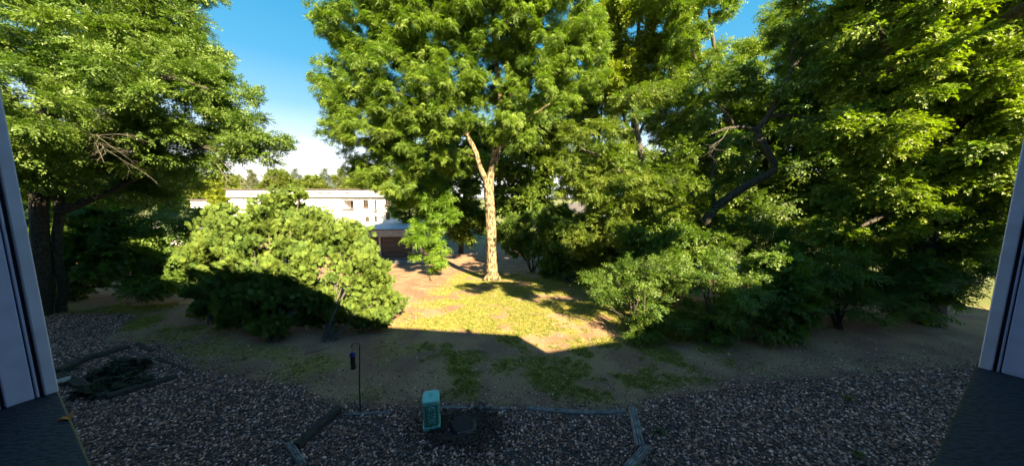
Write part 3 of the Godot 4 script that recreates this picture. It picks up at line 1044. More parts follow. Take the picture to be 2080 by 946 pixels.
func make_small_things() -> void:
	var row := "weathered timbers edging the middle gravel bed"
	timber("landscape_timber", "thick split timber lying slantwise at the left end of the middle bed", Vector3(-3.42, 0.00, -5.43), Vector3(-3.61, 0.00, -4.53), 0.16, 0.16, M.old_timber, 1, row)
	timber("landscape_timber", "short weathered timber stub at the near end of the slanting left timber", Vector3(-3.77, 0.00, -4.59), Vector3(-3.24, 0.00, -4.17), 0.1, 0.14, M.timber, 2, row)
	timber("landscape_timber", "thin half buried timber at the foot of the hook pole", Vector3(-3.22, 0.00, -5.32), Vector3(-2.39, 0.00, -5.39), 0.06, 0.07, M.timber, 3, row)
	timber("landscape_timber", "pale timber sunk in the gravel just behind the teal pedestal", Vector3(-1.48, 0.00, -5.54), Vector3(-0.04, 0.00, -5.50), 0.07, 0.06, M.timber, 4, row)
	timber("landscape_timber", "long pale timber along the back of the middle bed, right half", Vector3(0.29, 0.00, -5.50), Vector3(2.24, 0.00, -5.40), 0.1, 0.09, M.timber, 5, row, 0.07)
	timber("landscape_timber", "cracked grey timber running towards the house at the right end of the bed", Vector3(2.38, 0.00, -5.43), Vector3(2.14, 0.00, -4.51), 0.15, 0.15, M.timber, 6, row)
	timber("landscape_timber", "grey timber end at the lower right, turned in below the cracked one", Vector3(2.24, 0.00, -4.52), Vector3(1.75, 0.00, -4.10), 0.12, 0.14, M.timber, 7, row)
	var bed := "dark timbers framing the small left bed"
	timber("landscape_timber", "dark old timber at the back of the left bed, beside the wall", Vector3(-10.84, 0.00, -6.64), Vector3(-11.00, 0.00, -7.43), 0.2, 0.17, M.old_timber, 11, bed)
	timber("landscape_timber", "dark old timber along the back of the left bed, far half", Vector3(-10.94, 0.00, -7.38), Vector3(-10.66, 0.00, -7.89), 0.17, 0.14, M.old_timber, 12, bed)
	timber("landscape_timber", "short dark timber end lying off the far corner of the left bed", Vector3(-10.76, 0.00, -8.12), Vector3(-9.80, 0.00, -7.71), 0.12, 0.1, M.old_timber, 13, bed)
	timber("landscape_timber", "low sunken timber on the right side of the left bed", Vector3(-9.34, 0.00, -7.38), Vector3(-7.77, 0.00, -6.76), 0.1, 0.07, M.old_timber, 14, bed)
	timber("landscape_timber", "brown split timber along the front of the left bed", Vector3(-8.51, 0.00, -5.82), Vector3(-8.15, 0.00, -6.23), 0.17, 0.13, M.old_timber, 15, bed)
	timber("landscape_timber", "dark timber at the front right corner of the left bed", Vector3(-8.11, 0.00, -6.21), Vector3(-7.82, 0.00, -6.52), 0.15, 0.14, M.old_timber, 16, bed)
	timber("landscape_timber", "dark timber on the near left side of the left bed, below the wall", Vector3(-10.66, 0.00, -6.58), Vector3(-8.54, 0.00, -5.82), 0.17, 0.14, M.old_timber, 17, bed)
	var pb := timber("board", "short pale board end sticking out past the left balcony wall", Vector3(-10.25, 0.12, -6.14), Vector3(-10.07, 0.12, -6.37), 0.22, 0.04, M.pale_board, 18)
	pb.set_meta("category", "board")
	make_pedestal()
	make_stump()
	make_feeder()
	var dark_a := Color(0.03, 0.04, 0.02)
	var dark_b := Color(0.06, 0.065, 0.035)
	var k := 0
	for e in [["low dark mounded plant in the middle of the left bed, the largest there", Vector3(-9.35, 0.00, -6.84), 0.42, 0.24], ["small dark plant clump next to the back timber of the left bed", Vector3(-9.52, 0.00, -6.52), 0.26, 0.16], ["dark spreading plant in the near left corner of the left bed", Vector3(-8.96, 0.00, -6.04), 0.36, 0.2], ["small dark plant clump by the front timber of the left bed", Vector3(-8.50, 0.00, -6.27), 0.26, 0.2]]:
		var c: Vector3 = e[1]
		shrub("low_plant", e[0], "plant", "low plants in the left bed", c, [[c + Vector3(0, e[3] * 0.5, 0), Vector3(e[2], e[3] * 0.6, e[2] * 0.7)]], {"seed": 900 + k, "clear": 0.03, "spray": "fan", "leaf": M.needle, "ta": dark_a, "tb": dark_b, "dens": 60.0, "cr": 0.1, "per": 10, "scale": 0.45, "stem": 0.01, "gap": -2.0, "hollow": 0.1})
		k += 1
	k = 0
	for e in [["small green weed in the right gravel, the one farthest from the timbers", Vector3(7.00, 0.00, -5.77)], ["small green weed growing just outside the cracked right timber", Vector3(2.60, 0.00, -4.88)], ["weed tuft at the near gravel, low in the right half", Vector3(5.64, 0.00, -4.42)]]:
		var c: Vector3 = e[1]
		shrub("weed", e[0], "weed", "weeds in the gravel", c, [[c + Vector3(0, 0.05, 0), Vector3(0.09, 0.04, 0.07)]], {"seed": 950 + k, "spray": "oval", "ta": Color(0.07, 0.15, 0.03), "tb": Color(0.14, 0.22, 0.04), "dens": 260.0, "cr": 0.05, "per": 4, "scale": 0.15, "stem": 0.004, "gap": -2.0, "hollow": 0.1, "clear": 0.02})
		k += 1
	# bare twigs fallen by the cedar
	rng.seed = 41
	for e in [["long bare twig fallen on the dirt under the middle cedar", Vector3(-5.58, 0.00, -7.58), Vector3(-5.05, 0.00, -7.95)], ["thin dead twig lying on the dirt at the right", Vector3(8.78, 0.00, -7.22), Vector3(10.64, 0.00, -7.53)], ["pale curved straw lying in the gravel left of the pedestal", Vector3(-2.30, 0.00, -5.02), Vector3(-2.05, 0.00, -4.79)]]:
		var s := Shape.new()
		bare(s, Vector3(0, 0.03, 0), e[2] - e[1] + Vector3(0, 0.04, 0), 0.012, 1)
		var o := part("fallen_twig", s, M.dead_wood, self)
		o.position = e[1]
		tag(o, e[0], "twig", "twigs on the ground")

# ---------------------------------------------------------------- the trees and shrubs
func make_trees() -> void:
	var sunny := Color(0.1, 0.17, 0.02)
	var yellow := Color(0.2, 0.23, 0.025)
	var deep := Color(0.045, 0.09, 0.018)
	var bushy := "trees of the wood on the right"
	# the oak on the left
	tree("oak_tree", "huge spreading oak with two dark trunks at the left, beside the balcony wall", "tree", "",
		[[Vector3(-17.00, -0.03, -10.34), 0.27], [Vector3(-16.69, 2.12, -10.40), 0.21], [Vector3(-16.68, 4.20, -10.60), 0.2], [Vector3(-16.48, 6.26, -10.80), 0.19], [Vector3(-16.12, 8.94, -11.00), 0.17], [Vector3(-15.69, 11.57, -11.20), 0.2]],
		[[[Vector3(-16.90, -0.05, -10.77), 0.15], [Vector3(-16.44, 2.43, -10.70), 0.12], [Vector3(-16.22, 4.55, -10.80), 0.12], [Vector3(-15.56, 6.80, -11.00), 0.1], [Vector3(-13.77, 9.26, -11.00), 0.13], [Vector3(-12.35, 10.83, -11.00), 0.06]],
		[[Vector3(-16.54, 5.40, -10.70), 0.17], [Vector3(-15.09, 6.46, -11.00), 0.13], [Vector3(-13.21, 6.59, -11.20), 0.13], [Vector3(-11.14, 5.98, -11.20), 0.08], [Vector3(-9.21, 5.61, -11.00), 0.03]],
		[[Vector3(-16.31, 6.92, -10.80), 0.22], [Vector3(-13.62, 7.54, -10.20), 0.15], [Vector3(-11.25, 7.92, -10.00), 0.1], [Vector3(-9.72, 7.63, -10.00), 0.04]],
		[[Vector3(-16.18, 8.62, -11.00), 0.2], [Vector3(-14.00, 9.90, -11.00), 0.14], [Vector3(-12.35, 10.59, -11.40), 0.08], [Vector3(-11.11, 10.75, -11.40), 0.03]],
		[[Vector3(-16.27, 3.68, -10.70), 0.18], [Vector3(-15.26, 4.38, -11.40), 0.1], [Vector3(-13.17, 5.55, -12.00), 0.06], [Vector3(-11.09, 5.07, -12.00), 0.015]],
		[[Vector3(-16.20, 6.55, -10.60), 0.14], [Vector3(-15.33, 7.42, -9.40), 0.07], [Vector3(-15.35, 8.08, -9.00), 0.03]]],
		[[Vector3(-14.98, 9.66, -10.00), Vector3(2.47, 1.81, 2.14)], [Vector3(-13.07, 9.49, -10.50), Vector3(2.25, 1.56, 2.40)], [Vector3(-12.46, 10.56, -11.20), Vector3(1.29, 0.92, 1.11)], [Vector3(-13.73, 6.93, -9.40), Vector3(2.32, 1.55, 1.94)], [Vector3(-12.07, 7.76, -10.40), Vector3(2.23, 1.54, 2.20)], [Vector3(-11.00, 8.30, -11.00), Vector3(1.09, 1.27, 1.18)], [Vector3(-10.07, 7.39, -11.00), Vector3(1.18, 1.09, 1.13)], [Vector3(-9.09, 5.95, -11.00), Vector3(1.12, 0.54, 1.00)], [Vector3(-10.73, 6.42, -11.20), Vector3(1.66, 0.83, 1.25)], [Vector3(-13.92, 6.32, -11.60), Vector3(2.48, 1.34, 1.91)], [Vector3(-11.99, 5.41, -11.60), Vector3(1.34, 0.42, 0.90)], [Vector3(-16.54, 5.07, -12.00), Vector3(2.37, 1.19, 1.78)], [Vector3(-14.40, 5.81, -11.20), Vector3(1.66, 0.65, 1.20)], [Vector3(-15.53, 5.56, -10.60), Vector3(1.22, 0.70, 1.20)], [Vector3(-16.04, 12.49, -11.00), Vector3(3.62, 1.99, 2.81)], [Vector3(-13.44, 12.24, -11.50), Vector3(2.65, 1.33, 1.99)], [Vector3(-17.90, 8.22, -10.00), Vector3(2.31, 2.97, 2.64)], [Vector3(-14.42, 4.91, -12.50), Vector3(1.65, 0.72, 1.18)], [Vector3(-15.06, 5.67, -9.20), Vector3(1.36, 1.06, 1.20)], [Vector3(-12.06, 9.66, -11.50), Vector3(1.33, 1.14, 1.23)]],
		{"seed": 1, "spray": "oak", "ta": Color(0.1, 0.185, 0.032), "tb": Color(0.21, 0.29, 0.055), "dens": 2.3, "cr": 0.45, "per": 58, "scale": 0.55, "gap": -0.2, "gapscale": 1.5, "sides": 12,
		"dead": [[Vector3(-13.60, 6.32, -9.60), Vector3(-12.05, 5.21, -9.00)], [Vector3(-13.73, 5.67, -9.20), Vector3(-11.79, 6.01, -8.80)], [Vector3(-13.21, 5.24, -9.30), Vector3(-11.96, 6.28, -8.80)], [Vector3(-10.63, 5.64, -11.00), Vector3(-9.49, 4.69, -10.80)], [Vector3(-10.81, 5.61, -11.00), Vector3(-10.02, 4.64, -10.80)], [Vector3(-10.38, 5.43, -11.00), Vector3(-8.61, 4.85, -10.60)]]})
	# the tree in the middle
	tree("locust_tree", "tall feathery tree with a pale sunlit trunk in the middle of the yard", "tree", "",
		[[Vector3(-1.16, -0.74, -17.20), 0.5], [Vector3(-1.20, -0.61, -17.70), 0.39], [Vector3(-1.22, -0.30, -17.70), 0.334], [Vector3(-1.24, 1.27, -17.70), 0.299], [Vector3(-1.28, 3.33, -17.70), 0.290], [Vector3(-1.36, 4.77, -17.70), 0.273], [Vector3(-1.20, 5.76, -17.70), 0.176], [Vector3(-0.90, 7.28, -17.60), 0.150], [Vector3(-0.68, 9.90, -17.40), 0.123], [Vector3(-0.98, 12.61, -17.20), 0.106], [Vector3(-1.02, 16.32, -17.00), 0.053]],
		[[[Vector3(-1.41, 4.54, -17.60), 0.194], [Vector3(-1.91, 6.29, -17.40), 0.150], [Vector3(-2.57, 7.83, -17.00), 0.132], [Vector3(-3.22, 9.26, -16.60), 0.114], [Vector3(-3.33, 10.71, -16.20), 0.106], [Vector3(-3.91, 12.94, -16.00), 0.070], [Vector3(-4.32, 15.17, -16.00), 0.026]],
		[[Vector3(-0.94, 6.17, -17.60), 0.132], [Vector3(-0.27, 9.06, -17.20), 0.114], [Vector3(0.40, 11.03, -17.00), 0.123], [Vector3(1.29, 12.90, -16.80), 0.088], [Vector3(2.25, 15.12, -16.60), 0.044]],
		[[Vector3(-2.44, 7.57, -17.00), 0.123], [Vector3(-3.94, 8.64, -16.60), 0.088], [Vector3(-5.85, 9.51, -16.20), 0.062], [Vector3(-7.76, 9.92, -16.00), 0.026]],
		[[Vector3(-3.29, 10.06, -16.40), 0.097], [Vector3(-4.71, 11.33, -16.00), 0.070], [Vector3(-6.70, 12.28, -15.60), 0.044], [Vector3(-8.33, 12.94, -15.60), 0.018]],
		[[Vector3(-1.93, 6.45, -17.60), 0.088], [Vector3(-4.14, 6.99, -18.40), 0.062], [Vector3(-7.32, 7.23, -19.00), 0.035]],
		[[Vector3(0.13, 10.28, -17.00), 0.088], [Vector3(2.17, 11.19, -17.40), 0.062], [Vector3(4.18, 12.22, -18.00), 0.026]],
		[[Vector3(-1.13, 6.44, -17.50), 0.079], [Vector3(0.54, 8.22, -17.00), 0.062], [Vector3(2.09, 9.14, -16.60), 0.026]]],
		[[Vector3(-7.37, 12.72, -15.80), Vector3(2.08, 1.56, 2.00)], [Vector3(-4.35, 12.83, -15.80), Vector3(2.86, 2.08, 2.40)], [Vector3(-0.97, 13.39, -16.00), Vector3(2.90, 2.11, 2.40)], [Vector3(1.78, 12.79, -16.60), Vector3(2.73, 2.46, 2.20)], [Vector3(-8.14, 9.92, -16.00), Vector3(1.63, 1.71, 1.60)], [Vector3(-5.68, 10.08, -15.80), Vector3(2.60, 2.08, 2.20)], [Vector3(-3.01, 9.93, -15.40), Vector3(1.78, 1.40, 1.20)], [Vector3(-7.71, 7.70, -16.40), Vector3(2.03, 1.49, 1.80)], [Vector3(-5.43, 7.44, -17.00), Vector3(2.38, 1.54, 1.80)], [Vector3(-6.80, 5.61, -17.50), Vector3(1.44, 1.30, 1.40)], [Vector3(1.43, 9.89, -16.60), Vector3(2.05, 1.64, 1.60)], [Vector3(-2.39, 15.60, -16.00), Vector3(7.12, 2.11, 4.00)], [Vector3(3.67, 11.49, -17.50), Vector3(1.59, 2.31, 1.95)], [Vector3(-0.87, 11.36, -18.50), Vector3(2.13, 1.83, 1.50)], [Vector3(-3.07, 6.33, -19.00), Vector3(1.88, 0.78, 1.33)], [Vector3(-2.75, 8.42, -15.80), Vector3(1.30, 1.04, 0.90)], [Vector3(0.00, 7.83, -16.40), Vector3(1.35, 1.08, 0.90)], [Vector3(-8.30, 5.55, -16.80), Vector3(0.77, 0.83, 0.80)], [Vector3(-3.96, 8.13, -15.60), Vector3(1.54, 1.03, 1.00)]],
		{"seed": 2, "spray": "frond", "ta": Color(0.12, 0.22, 0.03), "tb": Color(0.26, 0.35, 0.045), "dens": 3.2, "cr": 0.47, "per": 34, "scale": 0.56, "gap": -0.27, "gapscale": 2.0, "droop": 0.35, "radial": 0.25, "flat": 0.8, "bark": M.tan_bark, "from": 0.42, "sides": 30, "rough": 0.12})
	# sapling before the garage
	tree("sapling", "bright green young tree standing at the right corner of the garage", "tree", "",
		[[Vector3(-5.34, -1.10, -20.28), 0.07], [Vector3(-5.36, 1.51, -20.40), 0.055], [Vector3(-5.63, 3.53, -20.40), 0.04], [Vector3(-5.87, 6.16, -20.40), 0.02]],
		[], [[Vector3(-5.82, 5.99, -20.20), Vector3(1.33, 0.93, 1.13)], [Vector3(-5.55, 4.36, -20.20), Vector3(1.73, 1.13, 1.43)], [Vector3(-5.28, 2.89, -20.00), Vector3(1.45, 0.86, 1.15)], [Vector3(-5.67, 1.25, -19.80), Vector3(1.37, 1.11, 1.24)], [Vector3(-4.82, 0.46, -19.60), Vector3(0.77, 0.90, 0.84)], [Vector3(-7.25, 4.70, -20.40), Vector3(1.14, 1.14, 1.14)], [Vector3(-6.30, 0.25, -19.80), Vector3(0.59, 0.46, 0.52)]],
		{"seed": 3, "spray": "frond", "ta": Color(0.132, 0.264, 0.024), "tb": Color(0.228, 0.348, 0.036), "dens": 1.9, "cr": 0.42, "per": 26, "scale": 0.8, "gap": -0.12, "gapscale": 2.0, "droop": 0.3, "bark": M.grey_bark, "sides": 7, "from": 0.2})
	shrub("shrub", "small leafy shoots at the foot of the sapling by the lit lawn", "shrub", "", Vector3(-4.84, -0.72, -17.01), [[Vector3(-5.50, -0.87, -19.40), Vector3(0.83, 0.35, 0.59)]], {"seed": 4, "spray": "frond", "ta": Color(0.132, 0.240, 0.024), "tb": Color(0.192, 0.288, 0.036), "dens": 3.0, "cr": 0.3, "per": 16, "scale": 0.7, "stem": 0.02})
	# the wood on the right, from the centre outwards
	tree("maple_tree", "sunlit middle maple with light green leaves, right of the pale trunk", "tree", bushy,
		[[Vector3(7.71, -0.45, -14.90), 0.24], [Vector3(6.81, 1.95, -13.60), 0.19], [Vector3(6.23, 4.20, -13.60), 0.16], [Vector3(5.67, 6.37, -13.60), 0.12], [Vector3(5.37, 8.04, -13.60), 0.06]],
		[[[Vector3(6.36, 3.76, -13.60), 0.1], [Vector3(4.48, 5.47, -13.20), 0.07], [Vector3(2.92, 6.27, -13.00), 0.03]], [[Vector3(6.23, 4.20, -13.60), 0.1], [Vector3(7.02, 5.89, -13.20), 0.06], [Vector3(7.47, 6.88, -13.00), 0.03]]],
		[[Vector3(5.30, 7.88, -13.40), Vector3(1.88, 1.10, 1.49)], [Vector3(3.23, 6.27, -13.00), Vector3(1.50, 1.29, 1.39)], [Vector3(6.15, 6.27, -13.00), Vector3(1.71, 1.29, 1.50)], [Vector3(4.55, 4.73, -13.00), Vector3(1.93, 1.18, 1.55)], [Vector3(6.79, 4.30, -12.60), Vector3(1.25, 1.25, 1.10)], [Vector3(7.44, 7.58, -13.40), Vector3(1.21, 0.99, 1.10)], [Vector3(2.65, 4.86, -13.60), Vector3(1.01, 0.90, 0.95)], [Vector3(4.04, 3.31, -13.60), Vector3(1.23, 0.90, 1.06)], [Vector3(6.34, 3.38, -12.60), Vector3(1.25, 0.73, 1.00)], [Vector3(5.02, 2.54, -12.60), Vector3(1.45, 0.83, 1.14)], [Vector3(3.48, 2.59, -14.00), Vector3(1.27, 1.04, 1.15)], [Vector3(7.42, 2.56, -12.40), Vector3(1.12, 0.82, 0.97)]],
		{"seed": 5, "spray": "oak", "ta": Color(0.120, 0.204, 0.026), "tb": Color(0.240, 0.288, 0.042), "dens": 2.4, "cr": 0.42, "per": 54, "scale": 0.56, "gap": -0.22, "gapscale": 1.2, "bark": M.grey_bark})
	tree("poplar_tree", "tall yellow green tree rising behind the middle maple, left of the sky gap", "tree", bushy,
		[[Vector3(9.29, -1.30, -23.51), 0.3], [Vector3(9.03, 4.20, -23.00), 0.24], [Vector3(9.05, 11.39, -23.00), 0.18], [Vector3(9.07, 18.06, -23.00), 0.1], [Vector3(8.90, 21.52, -23.00), 0.04]],
		[[[Vector3(9.04, 7.86, -23.00), 0.14], [Vector3(10.63, 11.94, -22.60), 0.08], [Vector3(11.03, 15.16, -22.40), 0.03]], [[Vector3(9.01, 8.58, -23.00), 0.13], [Vector3(7.06, 12.61, -22.60), 0.08], [Vector3(6.70, 15.80, -22.40), 0.03]]],
		[[Vector3(8.78, 16.17, -22.50), Vector3(2.59, 2.97, 2.78)], [Vector3(7.02, 13.04, -22.00), Vector3(1.81, 2.17, 1.99)], [Vector3(10.31, 12.87, -22.40), Vector3(2.21, 2.21, 2.21)], [Vector3(8.82, 19.69, -22.60), Vector3(3.35, 2.23, 2.79)], [Vector3(6.69, 16.44, -23.00), Vector3(1.52, 1.89, 1.71)], [Vector3(8.64, 11.41, -22.00), Vector3(2.17, 1.45, 1.81)]],
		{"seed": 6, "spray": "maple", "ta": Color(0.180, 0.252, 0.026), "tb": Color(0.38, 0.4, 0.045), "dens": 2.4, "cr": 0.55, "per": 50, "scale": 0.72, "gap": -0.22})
	tree("elm_tree", "tall light green tree with large leaves beside the small gap of blue sky", "tree", bushy,
		[[Vector3(15.75, -1.01, -19.43), 0.3], [Vector3(14.47, 2.98, -18.60), 0.25], [Vector3(13.43, 7.16, -18.60), 0.2], [Vector3(12.18, 11.40, -18.60), 0.13], [Vector3(11.33, 14.89, -18.60), 0.06]],
		[[[Vector3(13.43, 7.16, -18.60), 0.14], [Vector3(14.46, 10.23, -18.40), 0.08], [Vector3(14.71, 13.10, -18.20), 0.03]], [[Vector3(12.81, 9.17, -18.60), 0.12], [Vector3(10.77, 11.51, -18.20), 0.07], [Vector3(9.94, 13.52, -18.00), 0.03]]],
		[[Vector3(10.98, 14.12, -18.40), Vector3(1.82, 1.97, 1.89)], [Vector3(11.65, 11.17, -18.00), Vector3(2.22, 2.08, 2.15)], [Vector3(9.93, 11.70, -18.00), Vector3(1.48, 1.93, 1.71)], [Vector3(14.28, 11.78, -18.20), Vector3(1.14, 1.50, 1.32)], [Vector3(15.01, 13.90, -18.00), Vector3(1.01, 1.07, 1.04)], [Vector3(10.61, 16.95, -18.60), Vector3(2.14, 1.53, 1.84)], [Vector3(13.91, 9.56, -18.00), Vector3(1.48, 1.19, 1.33)], [Vector3(9.86, 15.67, -18.60), Vector3(1.23, 1.53, 1.38)]],
		{"seed": 7, "spray": "oval", "ta": Color(0.144, 0.240, 0.026), "tb": Color(0.264, 0.336, 0.036), "dens": 2.0, "cr": 0.5, "per": 46, "scale": 0.85, "gap": -0.22, "bark": M.grey_bark})
	tree("crooked_tree", "dark crooked tree whose bent trunk leans right and turns back on itself", "tree", bushy,
		[[Vector3(13.86, -1.27, -22.56), 0.184], [Vector3(7.85, 2.78, -12.30), 0.170], [Vector3(8.18, 3.77, -12.00), 0.163], [Vector3(8.97, 4.61, -11.60), 0.150], [Vector3(9.73, 5.20, -11.30), 0.136], [Vector3(9.25, 5.98, -11.20), 0.116], [Vector3(8.92, 6.64, -11.20), 0.102], [Vector3(9.26, 7.11, -11.20), 0.082], [Vector3(9.66, 8.04, -11.20), 0.068], [Vector3(10.16, 9.03, -11.20), 0.054], [Vector3(11.02, 9.50, -11.00), 0.041], [Vector3(11.91, 9.95, -10.80), 0.020]],
		[[[Vector3(8.96, 6.61, -11.20), 0.088], [Vector3(8.23, 6.67, -11.00), 0.068], [Vector3(7.55, 6.58, -10.90), 0.048], [Vector3(6.98, 6.39, -10.80), 0.020]],
		[[Vector3(7.88, 6.67, -11.00), 0.048], [Vector3(7.37, 7.28, -10.90), 0.034], [Vector3(6.81, 7.49, -10.80), 0.020]],
		[[Vector3(9.32, 7.12, -11.20), 0.061], [Vector3(10.03, 7.06, -11.10), 0.048], [Vector3(10.90, 6.97, -11.00), 0.034], [Vector3(11.43, 6.81, -10.90), 0.014]],
		[[Vector3(8.19, 3.71, -12.00), 0.082], [Vector3(7.99, 4.97, -12.00), 0.061], [Vector3(7.88, 6.30, -12.00), 0.034]],
		[[Vector3(9.95, 8.62, -11.20), 0.041], [Vector3(9.91, 9.68, -11.20), 0.027], [Vector3(10.23, 10.63, -11.20), 0.014]]],
		[[Vector3(10.98, 9.40, -10.80), Vector3(1.51, 1.25, 1.38)], [Vector3(10.17, 7.82, -10.80), Vector3(1.33, 0.80, 1.00)], [Vector3(11.84, 10.40, -10.80), Vector3(1.60, 1.07, 1.33)], [Vector3(10.71, 6.59, -11.20), Vector3(1.20, 0.55, 0.80)], [Vector3(7.98, 8.43, -11.60), Vector3(1.15, 0.67, 0.80)], [Vector3(11.65, 8.30, -10.60), Vector3(1.05, 0.87, 0.96)], [Vector3(10.45, 10.43, -11.40), Vector3(1.03, 1.13, 1.08)], [Vector3(9.02, 5.66, -13.00), Vector3(1.29, 1.29, 1.29)]],
		{"seed": 8, "spray": "oval", "ta": Color(0.1, 0.18, 0.03), "tb": Color(0.19, 0.26, 0.04), "dens": 2.1, "cr": 0.42, "per": 50, "scale": 0.66, "gap": -0.2,
		"dead": [[Vector3(9.61, 5.19, -11.20), Vector3(10.26, 5.39, -10.60)], [Vector3(9.70, 5.92, -10.80), Vector3(9.97, 4.79, -10.40)], [Vector3(7.57, 6.56, -10.80), Vector3(6.67, 5.86, -10.40)], [Vector3(9.60, 5.28, -11.20), Vector3(8.33, 5.89, -10.60)], [Vector3(10.55, 6.95, -10.90), Vector3(10.95, 6.34, -10.40)]]})
	tree("maple_tree", "largest maple, overhanging from the right edge with yellow sunlit top leaves", "tree", bushy,
		[[Vector3(14.04, -0.01, -9.65), 0.4], [Vector3(13.56, 1.96, -9.60), 0.34], [Vector3(13.03, 4.20, -9.60), 0.3], [Vector3(12.74, 6.47, -9.60), 0.24], [Vector3(12.71, 8.90, -9.60), 0.15], [Vector3(12.53, 10.78, -9.60), 0.08]],
		[[[Vector3(12.98, 4.51, -9.60), 0.2], [Vector3(11.22, 5.67, -9.20), 0.13], [Vector3(9.89, 6.19, -9.00), 0.05]], [[Vector3(12.91, 5.12, -9.60), 0.2], [Vector3(13.30, 6.38, -9.20), 0.14], [Vector3(13.30, 7.40, -8.60), 0.04]], [[Vector3(12.71, 6.62, -9.60), 0.18], [Vector3(11.19, 7.76, -9.20), 0.12], [Vector3(10.12, 8.76, -8.80), 0.04]], [[Vector3(12.73, 7.92, -9.60), 0.17], [Vector3(11.2, 8.6, -6.6), 0.11], [Vector3(8.6, 8.7, -4.2), 0.07], [Vector3(6.4, 8.4, -3.6), 0.03]], [[Vector3(13.08, 3.89, -9.60), 0.14], [Vector3(13.29, 3.91, -8.80), 0.09], [Vector3(13.87, 3.78, -8.60), 0.03]], [[Vector3(13.14, 3.57, -9.60), 0.12], [Vector3(11.28, 3.61, -9.00), 0.08], [Vector3(10.34, 3.33, -8.80), 0.03]]],
		[[Vector3(10.69, 8.47, -9.00), Vector3(1.48, 1.33, 1.80)], [Vector3(11.74, 8.65, -8.60), Vector3(1.56, 1.13, 1.60)], [Vector3(13.05, 7.70, -8.40), Vector3(1.52, 1.38, 1.50)], [Vector3(10.52, 6.08, -8.80), Vector3(1.38, 0.80, 1.40)], [Vector3(11.55, 6.63, -8.60), Vector3(1.13, 0.99, 1.40)], [Vector3(12.40, 6.01, -8.20), Vector3(1.35, 1.01, 1.40)], [Vector3(11.56, 4.35, -9.20), Vector3(1.44, 1.06, 1.40)], [Vector3(12.76, 4.48, -8.80), Vector3(1.38, 1.01, 1.30)], [Vector3(13.98, 4.62, -8.60), Vector3(1.13, 1.13, 1.13)], [Vector3(10.65, 10.49, -9.00), Vector3(2.67, 1.19, 2.00)], [Vector3(12.92, 10.35, -8.80), Vector3(2.61, 1.30, 2.00)], [Vector3(6.0, 8.4, -4.4), Vector3(1.0, 0.5, 0.8)], [Vector3(4.8, 8.4, -3.5), Vector3(0.8, 0.4, 0.7)], [Vector3(7.5, 8.4, -3.7), Vector3(1.1, 0.5, 0.9)], [Vector3(6.9, 8.3, -2.5), Vector3(0.9, 0.5, 0.7)], [Vector3(8.9, 8.7, -3.4), Vector3(1.2, 0.5, 0.9)], [Vector3(14.35, 8.31, -8.40), Vector3(1.52, 2.21, 1.87)], [Vector3(14.06, 2.99, -9.20), Vector3(1.06, 0.76, 1.00)], [Vector3(11.46, 3.09, -9.60), Vector3(1.11, 0.79, 1.00)], [Vector3(14.38, 6.10, -8.60), Vector3(0.99, 1.28, 1.13)]],
		{"seed": 9, "spray": "maple", "ta": Color(0.13, 0.21, 0.03), "tb": Color(0.3, 0.36, 0.045), "dens": 2.3, "cr": 0.42, "per": 58, "scale": 0.6, "gap": -0.2, "gapscale": 1.3, "droop": 0.35,
		"dead": [[Vector3(12.54, 1.59, -8.60), Vector3(13.17, 1.93, -8.20)]]})
	# behind them, closing the wood
	var back := "trees at the back of the wood"
	var n := 0
